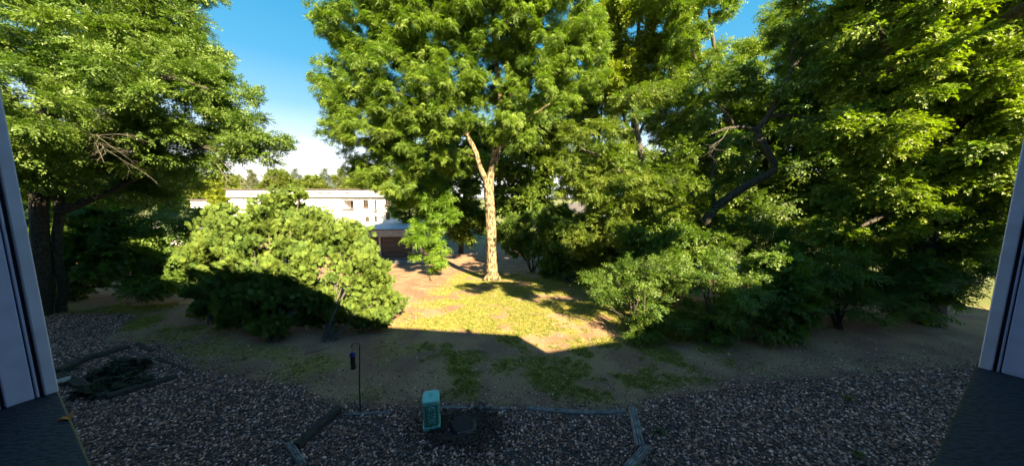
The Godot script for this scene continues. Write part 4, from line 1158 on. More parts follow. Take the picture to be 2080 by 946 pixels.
	for e in [
		["dark tree behind the pale trunk, on its right side", 1075, 500, 26.0, [[Vector3(1.26, 7.12, -26.00), Vector3(3.00, 2.57, 2.78)], [Vector3(0.84, 3.79, -25.50), Vector3(2.52, 1.89, 2.21)], [Vector3(2.15, 10.18, -27.00), Vector3(3.11, 2.67, 2.89)], [Vector3(0.00, 1.32, -25.00), Vector3(1.65, 1.03, 1.34)]]],
		["dark slender tree with a bare leaning trunk in the gap right of the pale trunk", 1175, 505, 25.0, [[Vector3(4.58, 8.75, -26.00), Vector3(2.57, 3.00, 2.78)], [Vector3(6.34, 5.46, -26.00), Vector3(2.57, 1.71, 2.14)], [Vector3(4.12, 11.15, -26.00), Vector3(2.57, 2.14, 2.36)], [Vector3(7.86, 12.64, -27.00), Vector3(2.22, 3.11, 2.67)]]],
		["dark tree filling the shade behind the sapling", 935, 500, 29.0, [[Vector3(-5.71, 4.65, -28.00), Vector3(2.77, 2.77, 2.77)], [Vector3(-4.09, 1.95, -27.50), Vector3(2.27, 1.81, 2.04)], [Vector3(-7.49, 7.45, -29.00), Vector3(3.34, 2.39, 2.87)], [Vector3(-3.72, 8.82, -29.00), Vector3(2.87, 2.87, 2.87)]]],
		["dark round tree low in the wood behind the middle maple", 1290, 520, 21.0, [[Vector3(7.74, 3.53, -20.50), Vector3(2.70, 2.03, 2.36)], [Vector3(10.61, 4.88, -21.00), Vector3(2.77, 2.42, 2.59)], [Vector3(7.63, 6.61, -21.50), Vector3(2.48, 2.13, 2.30)]]],
		["dark tree closing the wood below the sky gap", 1450, 520, 19.5, [[Vector3(12.17, 3.58, -19.00), Vector3(2.50, 2.19, 2.35)], [Vector3(12.19, 7.39, -20.00), Vector3(2.64, 2.31, 2.47)], [Vector3(14.86, 6.40, -19.60), Vector3(1.94, 2.26, 2.10)], [Vector3(15.57, 8.93, -20.00), Vector3(1.65, 1.65, 1.65)]]],
		["dark tree deep in the wood under the crooked trunk", 1600, 540, 17.5, [[Vector3(15.10, 3.37, -17.00), Vector3(2.52, 1.96, 2.24)], [Vector3(16.52, 5.57, -17.00), Vector3(2.24, 1.96, 2.10)], [Vector3(15.60, 8.07, -17.50), Vector3(2.02, 1.73, 1.87)], [Vector3(17.02, 10.19, -17.50), Vector3(2.02, 2.02, 2.02)]]],
		["dark tree deep in the wood below the largest maple", 1760, 560, 15.5, [[Vector3(17.31, 3.22, -15.00), Vector3(2.22, 1.73, 1.98)], [Vector3(17.70, 5.64, -15.00), Vector3(1.98, 1.73, 1.85)], [Vector3(17.52, 8.55, -15.40), Vector3(2.03, 2.03, 2.03)], [Vector3(19.65, 2.47, -15.00), Vector3(1.98, 1.48, 1.73)], [Vector3(16.66, 11.29, -15.40), Vector3(2.03, 2.03, 2.03)]]],
		["dark tree farthest right in the wood, near the balcony wall", 1970, 540, 14.5, [[Vector3(21.00, 3.28, -14.00), Vector3(2.08, 1.38, 1.73)], [Vector3(20.11, 5.77, -14.00), Vector3(2.08, 1.85, 1.96)], [Vector3(23.13, 4.20, -14.00), Vector3(2.08, 2.08, 2.08)], [Vector3(20.85, 8.70, -14.40), Vector3(2.61, 1.90, 2.25)], [Vector3(20.32, 11.66, -14.40), Vector3(2.61, 1.90, 2.25)]]]]:
		var lobes: Array = e[4]
		var hi: Vector3 = lobes[-1][0]
		var foot := on_ground(Vector3((e[1] - 1040.0) / 607.0 * e[3], 0, -e[3]))
		tree("wood_tree", e[0], "tree", back, [[foot, 0.26], [foot.lerp(hi, 0.5) + Vector3(0.3 if n % 2 else -0.3, 0, 0), 0.18], [hi, 0.05]], [], lobes,
			{"seed": 40 + n, "spray": "oval" if n % 2 else "maple", "ta": Color(0.1, 0.18, 0.03), "tb": Color(0.2, 0.26, 0.04), "dens": 1.1, "cr": 0.8, "per": 34, "scale": 1.35, "gap": -0.4, "from": 0.3, "sides": 7})
		n += 1
	tree("ash_tree", "sunlit yellow green tree behind the garage, left of the sapling", "tree", "", [[on_ground(Vector3(-12.02, -2.78, -35.00)), 0.2], [Vector3(-12.00, 1.91, -35.00), 0.15], [Vector3(-12.07, 5.90, -35.00), 0.04]], [], [[Vector3(-11.92, 5.03, -34.00), Vector3(2.24, 1.79, 2.02)], [Vector3(-11.46, 2.81, -34.00), Vector3(2.58, 1.68, 2.13)], [Vector3(-12.57, 6.97, -34.50), Vector3(1.48, 1.25, 1.36)], [Vector3(-9.85, 4.20, -35.00), Vector3(1.96, 1.96, 1.96)]],
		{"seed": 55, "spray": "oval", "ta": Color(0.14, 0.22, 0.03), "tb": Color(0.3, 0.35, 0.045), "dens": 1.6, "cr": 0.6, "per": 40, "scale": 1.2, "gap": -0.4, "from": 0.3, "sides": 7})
	# undergrowth along the right of the yard
	var under := "leafy shrubs along the edge of the wood"
	n = 0
	for e in [
		["light green rounded shrub just right of the pale trunk", Vector3(1.42, -1.18, -21.13), [[Vector3(0.72, 1.00, -21.50), Vector3(1.35, 1.24, 1.29)], [Vector3(2.28, 0.54, -21.00), Vector3(1.56, 1.31, 1.44)], [Vector3(0.71, 2.26, -21.50), Vector3(1.20, 0.85, 1.03)], [Vector3(2.54, 2.40, -22.00), Vector3(1.81, 1.09, 1.45)]]],
		["dark green shrub behind the lawn, between pale trunk and maple", Vector3(3.35, -0.65, -16.47), [[Vector3(2.79, 0.35, -18.50), Vector3(1.52, 1.22, 1.37)], [Vector3(4.23, 1.30, -17.50), Vector3(1.73, 1.44, 1.59)], [Vector3(3.67, -0.47, -17.40), Vector3(1.15, 0.63, 0.89)], [Vector3(3.37, 2.38, -18.50), Vector3(1.83, 1.22, 1.52)], [Vector3(4.59, -0.09, -16.00), Vector3(1.05, 0.79, 0.92)]]],
		["tall leafy shrub below the middle maple, lit at its left edge", Vector3(3.79, 0.00, -8.41), [[Vector3(3.42, 1.52, -9.40), Vector3(0.85, 0.70, 0.77)], [Vector3(3.97, 0.99, -8.60), Vector3(0.85, 0.78, 0.81)], [Vector3(3.07, 0.77, -9.20), Vector3(0.45, 0.61, 0.53)], [Vector3(4.58, 2.00, -9.40), Vector3(0.93, 0.62, 0.77)], [Vector3(3.67, 0.34, -8.50), Vector3(0.84, 0.34, 0.59)], [Vector3(4.85, 0.64, -8.70), Vector3(0.57, 0.64, 0.61)], [Vector3(3.29, 0.40, -8.90), Vector3(0.66, 0.44, 0.55)], [Vector3(4.33, 0.64, -8.70), Vector3(0.64, 0.50, 0.57)]]],
		["shrub with a drooping lit branch, in front of the crooked tree", Vector3(5.86, 0.00, -8.23), [[Vector3(5.65, 1.84, -8.80), Vector3(1.09, 0.65, 0.87)], [Vector3(6.17, 1.06, -8.40), Vector3(0.90, 0.76, 0.83)], [Vector3(5.43, 0.76, -8.80), Vector3(0.72, 0.65, 0.69)], [Vector3(6.59, 0.36, -8.30), Vector3(0.48, 0.34, 0.41)], [Vector3(5.80, 0.31, -8.40), Vector3(0.69, 0.33, 0.51)], [Vector3(7.19, 1.23, -8.80), Vector3(0.65, 0.72, 0.69)]]],
		["shaded shrub right of the drooping one, under dead twigs", Vector3(7.88, 0.00, -8.41), [[Vector3(8.04, 2.05, -9.20), Vector3(1.06, 0.68, 0.87)], [Vector3(8.35, 1.04, -8.90), Vector3(0.95, 0.81, 0.88)], [Vector3(7.48, 0.49, -8.70), Vector3(0.64, 0.50, 0.57)], [Vector3(8.50, 0.21, -8.80), Vector3(0.87, 0.35, 0.61)], [Vector3(9.42, 0.52, -9.00), Vector3(0.59, 0.52, 0.56)]]],
		["shaded shrub in the darkest part of the wood edge", Vector3(10.58, -0.00, -9.15), [[Vector3(10.16, 1.68, -9.40), Vector3(1.16, 0.85, 1.01)], [Vector3(10.69, 0.77, -9.20), Vector3(0.91, 0.61, 0.76)], [Vector3(9.40, 0.68, -9.00), Vector3(0.59, 0.52, 0.56)], [Vector3(10.33, 0.32, -9.10), Vector3(0.90, 0.33, 0.61)]]],
		["large shaded shrub with hanging tips, nearest the right balcony wall", Vector3(14.14, -0.02, -10.10), [[Vector3(12.75, 1.96, -9.60), Vector3(1.27, 0.79, 1.03)], [Vector3(13.10, 1.41, -9.20), Vector3(1.06, 0.68, 0.87)], [Vector3(14.08, 2.05, -9.20), Vector3(0.83, 0.53, 0.68)], [Vector3(12.16, 1.02, -9.40), Vector3(0.70, 0.46, 0.58)], [Vector3(12.75, 0.68, -9.20), Vector3(0.91, 0.33, 0.62)], [Vector3(12.22, 1.74, -9.80), Vector3(0.89, 0.81, 0.85)]]],
		["lit shrub glimpsed behind the front row, left of the crooked trunk", Vector3(7.38, -0.24, -13.15), [[Vector3(5.74, 2.49, -11.50), Vector3(1.33, 0.85, 1.09)], [Vector3(6.91, 2.30, -11.50), Vector3(1.14, 0.95, 1.04)]]],
		["sun flecked shrub glimpsed under the crooked trunk", Vector3(11.63, -0.24, -13.15), [[Vector3(9.02, 2.64, -11.80), Vector3(1.36, 0.87, 1.12)], [Vector3(10.17, 2.30, -11.50), Vector3(1.33, 0.85, 1.09)], [Vector3(11.51, 2.30, -11.50), Vector3(1.14, 0.95, 1.04)]]],
		["dark shrub deep in the wood behind the maple foot", Vector3(6.23, -1.01, -19.43), [[Vector3(4.52, 1.89, -15.50), Vector3(1.40, 1.15, 1.28)], [Vector3(5.34, 1.31, -14.50), Vector3(1.31, 0.96, 1.13)]]],
		["low shrub in the second row, between the maple foot and the drooping shrub", Vector3(5.74, -0.07, -11.18), [[Vector3(5.22, 0.80, -10.60), Vector3(1.05, 0.61, 0.83)], [Vector3(6.30, 0.90, -10.60), Vector3(0.87, 0.70, 0.79)], [Vector3(4.64, 1.25, -11.00), Vector3(0.82, 0.63, 0.72)]]],
		["shrub in the second row under the right end of the crooked tree", Vector3(11.41, -0.10, -11.51), [[Vector3(11.07, 1.17, -11.30), Vector3(1.12, 0.84, 0.98)], [Vector3(9.70, 0.87, -11.00), Vector3(1.00, 0.72, 0.86)], [Vector3(12.58, 1.41, -11.50), Vector3(1.14, 0.85, 0.99)], [Vector3(13.48, 1.91, -11.50), Vector3(0.95, 0.95, 0.95)]]],
		["shaded shrub behind the right edge of the wood", Vector3(26.50, -0.65, -16.47), [[Vector3(18.92, 2.21, -12.00), Vector3(1.19, 0.89, 1.04)], [Vector3(17.68, 2.77, -12.40), Vector3(1.43, 1.02, 1.23)], [Vector3(17.35, 1.40, -12.00), Vector3(1.19, 0.79, 0.99)]]]]:
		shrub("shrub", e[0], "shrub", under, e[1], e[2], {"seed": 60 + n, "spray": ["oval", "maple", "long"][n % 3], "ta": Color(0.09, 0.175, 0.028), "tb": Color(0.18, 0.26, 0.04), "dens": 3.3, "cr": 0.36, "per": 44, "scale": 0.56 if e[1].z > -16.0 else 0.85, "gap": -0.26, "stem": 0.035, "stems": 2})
		n += 1
	# under the oak
	var left := "dark shrubs under the oak"
	n = 0
	for e in [
		["dark leafy shrub between the oak trunks and the cedars", Vector3(-27.39, -1.01, -19.43), [[Vector3(-18.14, 2.48, -13.00), Vector3(1.71, 1.07, 1.39)], [Vector3(-18.28, 1.73, -12.40), Vector3(1.23, 0.82, 1.02)], [Vector3(-16.67, 1.69, -12.60), Vector3(1.25, 0.83, 1.04)]]],
		["dark leafy shrub next to the left cedar, behind it", Vector3(-23.29, -1.01, -19.43), [[Vector3(-16.34, 2.64, -13.50), Vector3(1.67, 1.11, 1.39)], [Vector3(-15.02, 1.61, -13.00), Vector3(1.29, 0.86, 1.07)], [Vector3(-15.03, 3.05, -14.00), Vector3(1.15, 0.69, 0.92)]]],
		["dark shrub behind the oak trunks, near the left balcony wall", Vector3(-32.15, -1.01, -19.43), [[Vector3(-21.09, 2.92, -13.00), Vector3(1.93, 1.29, 1.61)], [Vector3(-21.00, 3.28, -14.00), Vector3(1.61, 1.15, 1.38)], [Vector3(-20.50, 1.81, -12.00), Vector3(1.38, 0.99, 1.19)], [Vector3(-21.00, 0.55, -12.40), Vector3(1.23, 0.74, 0.98)], [Vector3(-19.63, 0.49, -12.60), Vector3(1.04, 0.75, 0.89)]]],
		["dark tall shrub behind the shrubs under the oak", Vector3(-38.54, -1.30, -28.79), [[Vector3(-25.32, 5.93, -18.00), Vector3(2.97, 1.48, 2.22)], [Vector3(-22.18, 5.69, -18.50), Vector3(2.44, 1.22, 1.83)], [Vector3(-28.52, 5.93, -18.00), Vector3(2.67, 1.78, 2.22)], [Vector3(-25.91, 4.20, -18.00), Vector3(2.67, 1.48, 2.08)], [Vector3(-22.42, 3.91, -18.00), Vector3(2.37, 1.19, 1.78)], [Vector3(-28.56, 4.20, -18.00), Vector3(2.67, 1.78, 2.22)], [Vector3(-19.58, 3.02, -18.00), Vector3(1.48, 0.59, 1.04)]]],
		["low dark shrub at the far edge of the gravel under the oak", Vector3(-18.15, -0.37, -14.25), [[Vector3(-16.10, 0.98, -12.40), Vector3(1.23, 0.61, 0.92)], [Vector3(-14.19, 0.73, -11.80), Vector3(0.87, 0.51, 0.69)], [Vector3(-17.92, 0.49, -12.60), Vector3(1.25, 0.62, 0.93)]]]]:
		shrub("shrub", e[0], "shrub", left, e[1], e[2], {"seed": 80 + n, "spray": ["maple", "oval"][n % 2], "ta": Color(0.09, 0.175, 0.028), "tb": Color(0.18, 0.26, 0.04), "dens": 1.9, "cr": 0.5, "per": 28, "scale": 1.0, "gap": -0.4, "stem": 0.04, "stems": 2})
		n += 1
	# the cedars before the garage
	var ced := "big spreading cedars in the yard"
	var ca := Color(0.09, 0.17, 0.028)
	var cb := Color(0.2, 0.265, 0.035)
	n = 0
	for e in [
		["left cedar of the clump, with bare stems inside its shaded side", Vector3(-10.14, -0.01, -9.65), [[Vector3(-11.45, 2.19, -11.20), Vector3(0.77, 0.70, 0.74)], [Vector3(-10.89, 3.17, -11.40), Vector3(0.83, 0.71, 0.77)], [Vector3(-10.39, 2.08, -10.60), Vector3(0.96, 0.96, 0.96)], [Vector3(-10.77, 1.08, -10.60), Vector3(0.87, 0.70, 0.79)], [Vector3(-11.92, 0.41, -11.20), Vector3(0.65, 0.52, 0.58)], [Vector3(-10.08, 0.47, -10.00), Vector3(0.66, 0.46, 0.56)], [Vector3(-10.49, 0.12, -10.20), Vector3(0.67, 0.27, 0.47)]]],
		["tallest, middle cedar of the clump, its lower half in shade", Vector3(-7.00, 0.00, -8.41), [[Vector3(-8.27, 3.58, -10.80), Vector3(0.98, 0.75, 1.20)], [Vector3(-9.11, 3.24, -10.60), Vector3(0.87, 0.79, 0.83)], [Vector3(-7.09, 3.14, -10.40), Vector3(0.86, 0.65, 0.75)], [Vector3(-8.55, 2.08, -9.80), Vector3(0.97, 0.73, 0.85)], [Vector3(-7.10, 2.16, -9.40), Vector3(0.93, 0.70, 0.81)], [Vector3(-6.33, 1.92, -9.40), Vector3(0.70, 0.70, 0.70)], [Vector3(-8.65, 0.94, -9.40), Vector3(0.85, 0.65, 0.75)], [Vector3(-7.30, 0.88, -8.90), Vector3(0.81, 0.66, 0.73)], [Vector3(-6.48, 0.76, -8.80), Vector3(0.72, 0.61, 0.67)], [Vector3(-7.50, 0.33, -8.70), Vector3(0.64, 0.32, 0.48)], [Vector3(-7.35, 1.25, -9.20), Vector3(0.91, 0.68, 0.80)], [Vector3(-9.28, 1.40, -9.80), Vector3(0.81, 0.65, 0.73)], [Vector3(-6.67, 0.36, -8.80), Vector3(0.72, 0.32, 0.52)], [Vector3(-8.94, 0.40, -9.30), Vector3(0.69, 0.34, 0.51)], [Vector3(-6.25, 1.25, -9.20), Vector3(0.61, 0.61, 0.61)], [Vector3(-8.58, 4.11, -10.80), Vector3(0.43, 0.32, 0.37)], [Vector3(-7.63, 4.20, -10.60), Vector3(0.38, 0.31, 0.35)]]],
		["right cedar of the clump, yellow green with pale stems showing at its heart", Vector3(-5.43, 0.00, -8.41), [[Vector3(-5.96, 2.86, -10.40), Vector3(0.77, 0.48, 0.63)], [Vector3(-5.32, 2.34, -10.20), Vector3(0.64, 0.54, 0.59)], [Vector3(-4.67, 1.49, -9.80), Vector3(0.61, 0.68, 0.65)], [Vector3(-4.53, 0.81, -9.30), Vector3(0.69, 0.54, 0.61)], [Vector3(-5.96, 2.42, -10.20), Vector3(0.67, 0.59, 0.63)], [Vector3(-4.10, 0.62, -9.60), Vector3(0.41, 0.38, 0.40)], [Vector3(-5.02, 0.52, -9.00), Vector3(0.59, 0.36, 0.47)], [Vector3(-4.83, 1.84, -9.40), Vector3(0.54, 0.62, 0.58)], [Vector3(-5.78, 0.77, -9.40), Vector3(0.40, 0.46, 0.43)], [Vector3(-4.49, 0.36, -9.00), Vector3(0.67, 0.21, 0.44)]]]]:
		shrub("cedar", e[0], "cedar", ced, e[1], e[2], {"seed": 90 + n, "spray": "fan", "leaf": M.cedar, "ta": ca, "tb": cb, "dens": 5.0, "cr": 0.31, "per": 60, "scale": 0.4, "gap": -0.42, "gapscale": 2.0, "hollow": 0.55, "droop": -0.35, "radial": 0.3, "flat": 0.9, "tumble": true, "stem": 0.032, "stems": 1, "bark": M.grey_bark})
		n += 1

func make_far() -> void:
	# trees beyond the white building
	var n := 0
	var far := "trees beyond the white building"
	for e in [["yellow green round tree far left behind the white building", 450, 358, 30, 75.0, 0], ["dark pointed conifer left of the bright tree behind the white building", 517, 350, 18, 72.0, 2], ["blue grey spruce next to the dark conifer", 548, 356, 20, 75.0, 1], ["bright round tree rising over the middle cedar", 572, 352, 24, 62.0, 0], ["blue grey spruce with a broad top right of the bright tree", 607, 351, 26, 72.0, 1], ["low bright tree between the two broad spruces", 640, 362, 22, 72.0, 0], ["blue grey spruce beside the tallest far conifer", 665, 350, 24, 74.0, 1], ["tallest far conifer, thin topped, above the roof edge", 700, 344, 16, 76.0, 2], ["yellow green far tree at the right of the tall conifer", 735, 360, 26, 74.0, 0], ["low green far tree under the drooping crown", 690, 364, 24, 80.0, 0], ["low far tree between dark conifer and oak tips", 485, 363, 24, 80.0, 0], ["far tree at the right end of the white building", 775, 358, 30, 70.0, 0], ["far bushy tree behind the low wing", 410, 365, 26, 66.0, 0]]:
		var d: float = e[4]
		var top := Vector3((e[1] - 1040.0) / 607.0 * d, 4.2 + (403.0 - e[2]) / 607.0 * d, -d)
		var foot := Vector3(top.x, -1.6, -d)
		var w: float = e[3] / 607.0 * d
		var lobes := []
		var h := top.y - foot.y
		if e[5] == 0:
			lobes = [[top - Vector3(0, w * 0.6, 0), Vector3(w * 0.8, w * 0.7, w * 0.8)], [top - Vector3(w * 0.5, w * 1.3, 0), Vector3(w * 0.8, w * 0.8, w * 0.8)], [top - Vector3(-w * 0.5, w * 1.3, 0.5), Vector3(w * 0.8, w * 0.8, w * 0.8)]]
		else:
			for k in 6:
				var t := k / 5.0
				lobes.append([top - Vector3(0, 0.25 + t * h * 0.5, 0), Vector3(w * (0.12 + 0.85 * t), h * 0.07, w * (0.12 + 0.85 * t))])
		tree("far_conifer" if e[5] else "far_tree", e[0], "tree", far, [[foot, 0.3], [foot.lerp(top, 0.6), 0.2], [top, 0.03]], [], lobes,
			{"seed": 120 + n, "spray": "needle" if e[5] else "maple", "leaf": M.needle if e[5] else M.leaf, "ta": [Color(0.13, 0.19, 0.03), Color(0.14, 0.18, 0.17), Color(0.1, 0.13, 0.06)][e[5]], "tb": [Color(0.24, 0.27, 0.04), Color(0.24, 0.28, 0.27), Color(0.18, 0.2, 0.08)][e[5]], "dens": 1.3 if e[5] == 0 else 2.4, "cr": 0.9 if e[5] == 0 else 0.55, "per": 20, "scale": 2.0 if e[5] == 0 else 1.8, "gap": -0.4, "sides": 6, "droop": 0.1, "hollow": 0.5 if e[5] == 0 else 0.2})
		n += 1
	for e in [["thin yellow green columnar shrub at the low wing's door", 432, 378, 425, 7, 38.0], ["wider yellow green columnar shrub before the white building", 450, 374, 425, 13, 37.0]]:
		var d: float = e[5]
		var px: float = (e[1] - 1040.0) / 607.0 * d
		var lobes := []
		for k in 4:
			var y: float = 4.2 + (403.0 - lerpf(e[2] + 6.0, e[3] + 20.0, k / 3.0)) / 607.0 * d
			lobes.append([Vector3(px, y, -d), Vector3(e[4] / 607.0 * d * (0.6 + 0.13 * k), 0.9, e[4] / 607.0 * d * (0.6 + 0.13 * k))])
		shrub("columnar_shrub", e[0], "shrub", "columnar shrubs by the white building", Vector3(px, 0, -d), lobes, {"seed": 140 + n, "spray": "fan", "ta": Color(0.240, 0.300, 0.024), "tb": Color(0.360, 0.384, 0.036), "dens": 3.5, "cr": 0.35, "per": 26, "scale": 1.2, "gap": -0.6})
		n += 1

# ---------------------------------------------------------------- buildings
# a wall along u (metres from a, towards b) and up from y0 to y1, thick behind, with openings [u0, u1, y0, y1]
func wall_with(s: Shape, a: Vector3, b: Vector3, y0: float, y1: float, openings: Array, thick := 0.3) -> void:
	var l := a.distance_to(b)
	var us := [0.0, l]
	var ys := [y0, y1]
	for o in openings:
		us.append_array([o[0], o[1]])
		ys.append_array([o[2], o[3]])
	us.sort()
	ys.sort()
	var d := (b - a).normalized()
	var back := d.cross(Vector3.UP)
	if back.z > 0.0:
		back = -back
	for j in us.size() - 1:
		for k in ys.size() - 1:
			var du: float = us[j + 1] - us[j]
			var dy: float = ys[k + 1] - ys[k]
			if du < 0.001 or dy < 0.001:
				continue
			var mu: float = (us[j] + us[j + 1]) * 0.5
			var my: float = (ys[k] + ys[k + 1]) * 0.5
			var free := true
			for o in openings:
				if mu > o[0] and mu < o[1] and my > o[2] and my < o[3]:
					free = false
			if free:
				var c := Vector3(a.x, 0, a.z) + d * mu + Vector3(0, my, 0) + back * thick * 0.5
				s.box(Transform3D(Basis(d, Vector3.UP, d.cross(Vector3.UP)), c), Vector3(du, dy, thick), 0.0)

func make_buildings() -> void:
	var root := thing("white_building", "long low pale building with a flat roof behind the cedars", "building", Vector3(-25.5, -1.5, -45))
	var c0 := Vector3(0, 0, 0)
	var lf := Vector3(-19.0, 0, -2.0)
	var rt := Vector3(8.8, 0, 2.6)
	var s := Shape.new()
	var holes := [[0.15, 2.1, 3.95, 5.2], [3.85, 4.75, 4.2, 5.3], [5.85, 6.2, 3.7, 5.3], [7.7, 8.5, 4.55, 5.5], [4.1, 4.75, 2.1, 2.85], [5.7, 6.15, 2.1, 3.0], [7.7, 8.4, 2.5, 3.6]]
	wall_with(s, c0, rt, 0.0, 5.7, holes)
	wall_with(s, lf, c0, 0.0, 5.7, [])
	wall_with(s, rt, rt + Vector3(-4.0, 0, -9), 0.0, 5.7, [])
	part("wall", s, M.stucco, root)
	# the sloped band under the roof edge, with its dark trim above and below
	var du := (rt - c0).normalized()
	var dl := (c0 - lf).normalized()
	for e in [[lf, c0], [c0, rt]]:
		var a: Vector3 = e[0]
		var b: Vector3 = e[1]
		var d := (b - a).normalized()
		var out := Vector3(-d.z, 0, d.x)
		if out.z < 0.0:
			out = -out
		s = Shape.new()
		var mid := (a + b) * 0.5 + Vector3(0, 6.2, 0) - out * 0.5
		var q := [a + out * 0.22 + Vector3(0, 5.72, 0), b + out * 0.22 + Vector3(0, 5.72, 0), b + out * 0.05 + Vector3(0, 6.82, 0), a + out * 0.05 + Vector3(0, 6.82, 0)]
		s.quad_out(q[0], q[1], q[2], q[3], mid)
		s.quad_out(q[0], q[1], q[1] - out * 0.6, q[0] - out * 0.6, mid)
		s.quad_out(q[2], q[3], q[3] - out * 0.6, q[2] - out * 0.6, mid)
		part("parapet", s, M.parapet, root)
		s = Shape.new()
		s.box(Transform3D(Basis(d, Vector3.UP, d.cross(Vector3.UP)), (a + b) * 0.5 + out * 0.12 + Vector3(0, 6.86, 0)), Vector3(a.distance_to(b) + 0.2, 0.1, 0.3), 0.01)
		part("roof_edge", s, M.flashing, root)
		s = Shape.new()
		s.box(Transform3D(Basis(d, Vector3.UP, d.cross(Vector3.UP)), (a + b) * 0.5 + out * 0.14 + Vector3(0, 5.66, 0)), Vector3(a.distance_to(b) + 0.14, 0.1, 0.26), 0.01)
		part("trim_strip", s, M.brown, root)
	s = Shape.new()
	s.quad_out(lf + Vector3(0, 6.75, 0), c0 + Vector3(0, 6.75, 0), c0 + Vector3(2, 6.75, -14), lf + Vector3(0, 6.75, -14), Vector3(0, 0, -5))
	s.quad_out(c0 + Vector3(0, 6.745, -0.1), rt + Vector3(0, 6.745, -0.1), rt + Vector3(-4, 6.745, -9), c0 + Vector3(2, 6.745, -14), Vector3(0, 0, -5))
	part("roof", s, M.shingle, root)
	for e in [-3.2, -1.8, 1.3]:
		s = Shape.new()
		var p: Vector3 = c0 + dl * e if e < 0 else c0 + du * e
		s.box(Transform3D(Basis(), p + Vector3(0, 6.32, 0.18)), Vector3(0.75, 0.16, 0.12), 0.02)
		part("vent", s, M.brown, root)
	var inn := Vector3(-du.z, 0, du.x)
	if inn.z > 0.0:
		inn = -inn
	var ub := Basis(du, Vector3.UP, du.cross(Vector3.UP))
	for k in holes.size():
		var h: Array = holes[k]
		var w: float = h[1] - h[0]
		var t: float = h[3] - h[2]
		var m: Vector3 = c0 + du * (h[0] + w * 0.5) + Vector3(0, h[2] + t * 0.5, 0)
		if k == 0:
			# a recessed balcony: brown walls, a dark door at the back, a rail in front
			s = Shape.new()
			s.box(Transform3D(ub, m + inn * 1.4), Vector3(w + 0.6, t + 0.4, 0.1), 0.0)
			s.box(Transform3D(ub, m + inn * 0.83 - du * (w * 0.5 + 0.1)), Vector3(0.1, t + 0.3, 1.04), 0.0)
			s.box(Transform3D(ub, m + inn * 0.83 + du * (w * 0.5 + 0.1)), Vector3(0.1, t + 0.3, 1.04), 0.0)
			s.box(Transform3D(ub, m + inn * 0.83 + Vector3(0, t * 0.5 + 0.1, 0)), Vector3(w + 0.1, 0.1, 1.04), 0.0)
			s.box(Transform3D(ub, m + inn * 0.83 - Vector3(0, t * 0.5 + 0.1, 0)), Vector3(w + 0.1, 0.1, 1.04), 0.0)
			var rec := part("balcony_recess", s, M.parapet, root)
			s = Shape.new()
			s.box(Transform3D(ub, m + inn * 1.32 - du * 0.25), Vector3(0.9, t - 0.05, 0.06), 0.01)
			part("door", s, M.window_dark, rec)
			s = Shape.new()
			s.box(Transform3D(ub, m + inn * 1.3 + du * 0.3), Vector3(0.12, t, 0.08), 0.01)
			part("door_post", s, M.brown, rec)
			s = Shape.new()
			s.box(Transform3D(ub, m + inn * 1.3 - du * 0.72), Vector3(0.1, t, 0.08), 0.01)
			part("door_post", s, M.brown, rec)
			s = Shape.new()
			s.box(Transform3D(ub, m - inn * 0.05 - Vector3(0, t * 0.5 + 0.05, 0)), Vector3(w + 0.2, 0.14, 0.2), 0.01)
			part("sill", s, M.brown, rec)
			continue
		s = Shape.new()
		for q in [-1, 1]:
			s.box(Transform3D(ub, m + inn * 0.08 + du * (w * 0.5 - 0.035) * q), Vector3(0.07, t, 0.12), 0.005)
			s.box(Transform3D(ub, m + inn * 0.08 + Vector3(0, (t * 0.5 - 0.035) * q, 0)), Vector3(w - 0.14, 0.07, 0.12), 0.005)
		if w > 0.6:
			s.box(Transform3D(ub, m + inn * 0.08), Vector3(0.06, t - 0.14, 0.1), 0.005)
		var fr := part("window", s, M.brown, root)
		s = Shape.new()
		s.box(Transform3D(ub, m + inn * 0.14), Vector3(w - 0.02, t - 0.02, 0.02), 0.0)
		part("pane", s, M.window_dark, fr)
		if k < 4:
			s = Shape.new()
			s.box(Transform3D(ub, m - inn * 0.04 - Vector3(0, t * 0.5 + 0.04, 0)), Vector3(w + 0.14, 0.08, 0.12), 0.01)
			part("sill", s, M.brown, fr)
	s = Shape.new()
	s.box(Transform3D(ub, (c0 + rt) * 0.5 + Vector3(0, 3.5, 0) - inn * 0.03), Vector3(8.9, 0.07, 0.06), 0.005)
	part("floor_band", s, M.brown, root)
	s = Shape.new()
	s.tube(PackedVector3Array([c0 + du * 5.3 - inn * 0.08 + Vector3(0, 0.2, 0), c0 + du * 5.3 - inn * 0.08 + Vector3(0, 5.6, 0)]), PackedFloat32Array([0.05, 0.05]), 8)
	part("downpipe", s, M.post, root)
	# low wing at its left end
	var wing := thing("low_wing", "low pale wing left of the long building, seen under the oak tips", "building", Vector3(-46.5, -1.5, -46))
	s = Shape.new()
	wall_with(s, Vector3(-2.4, 0, 0.4), Vector3(1.6, 0, 0.4), 0.0, 5.2, [[2.35, 2.62, 2.6, 5.0]])
	s.box(Transform3D(Basis(), Vector3(-0.4, 2.6, -2.5)), Vector3(4.0, 5.2, 5.0), 0.0)
	part("wall", s, M.stucco, wing)
	s = Shape.new()
	s.box(Transform3D(Basis(), Vector3(-0.4, 5.28, -2.2)), Vector3(4.3, 0.16, 5.7), 0.02)
	part("roof", s, M.flashing, wing)
	s = Shape.new()
	s.box(Transform3D(Basis(), Vector3(0.085, 3.8, 0.2)), Vector3(0.25, 2.38, 0.05), 0.0)
	part("door", s, M.window_dark, wing)
	var gw := Shape.new()
	gw.box(Transform3D(Basis(), Vector3(0, 1.6, 0)), Vector3(4.6, 3.2, 0.3), 0.02)
	var go := part("garden_wall", gw, M.stucco, self)
	go.position = Vector3(-39, -1.4, -34)
	tag(go, "low pale wall seen beneath the oak's lowest branches", "wall")
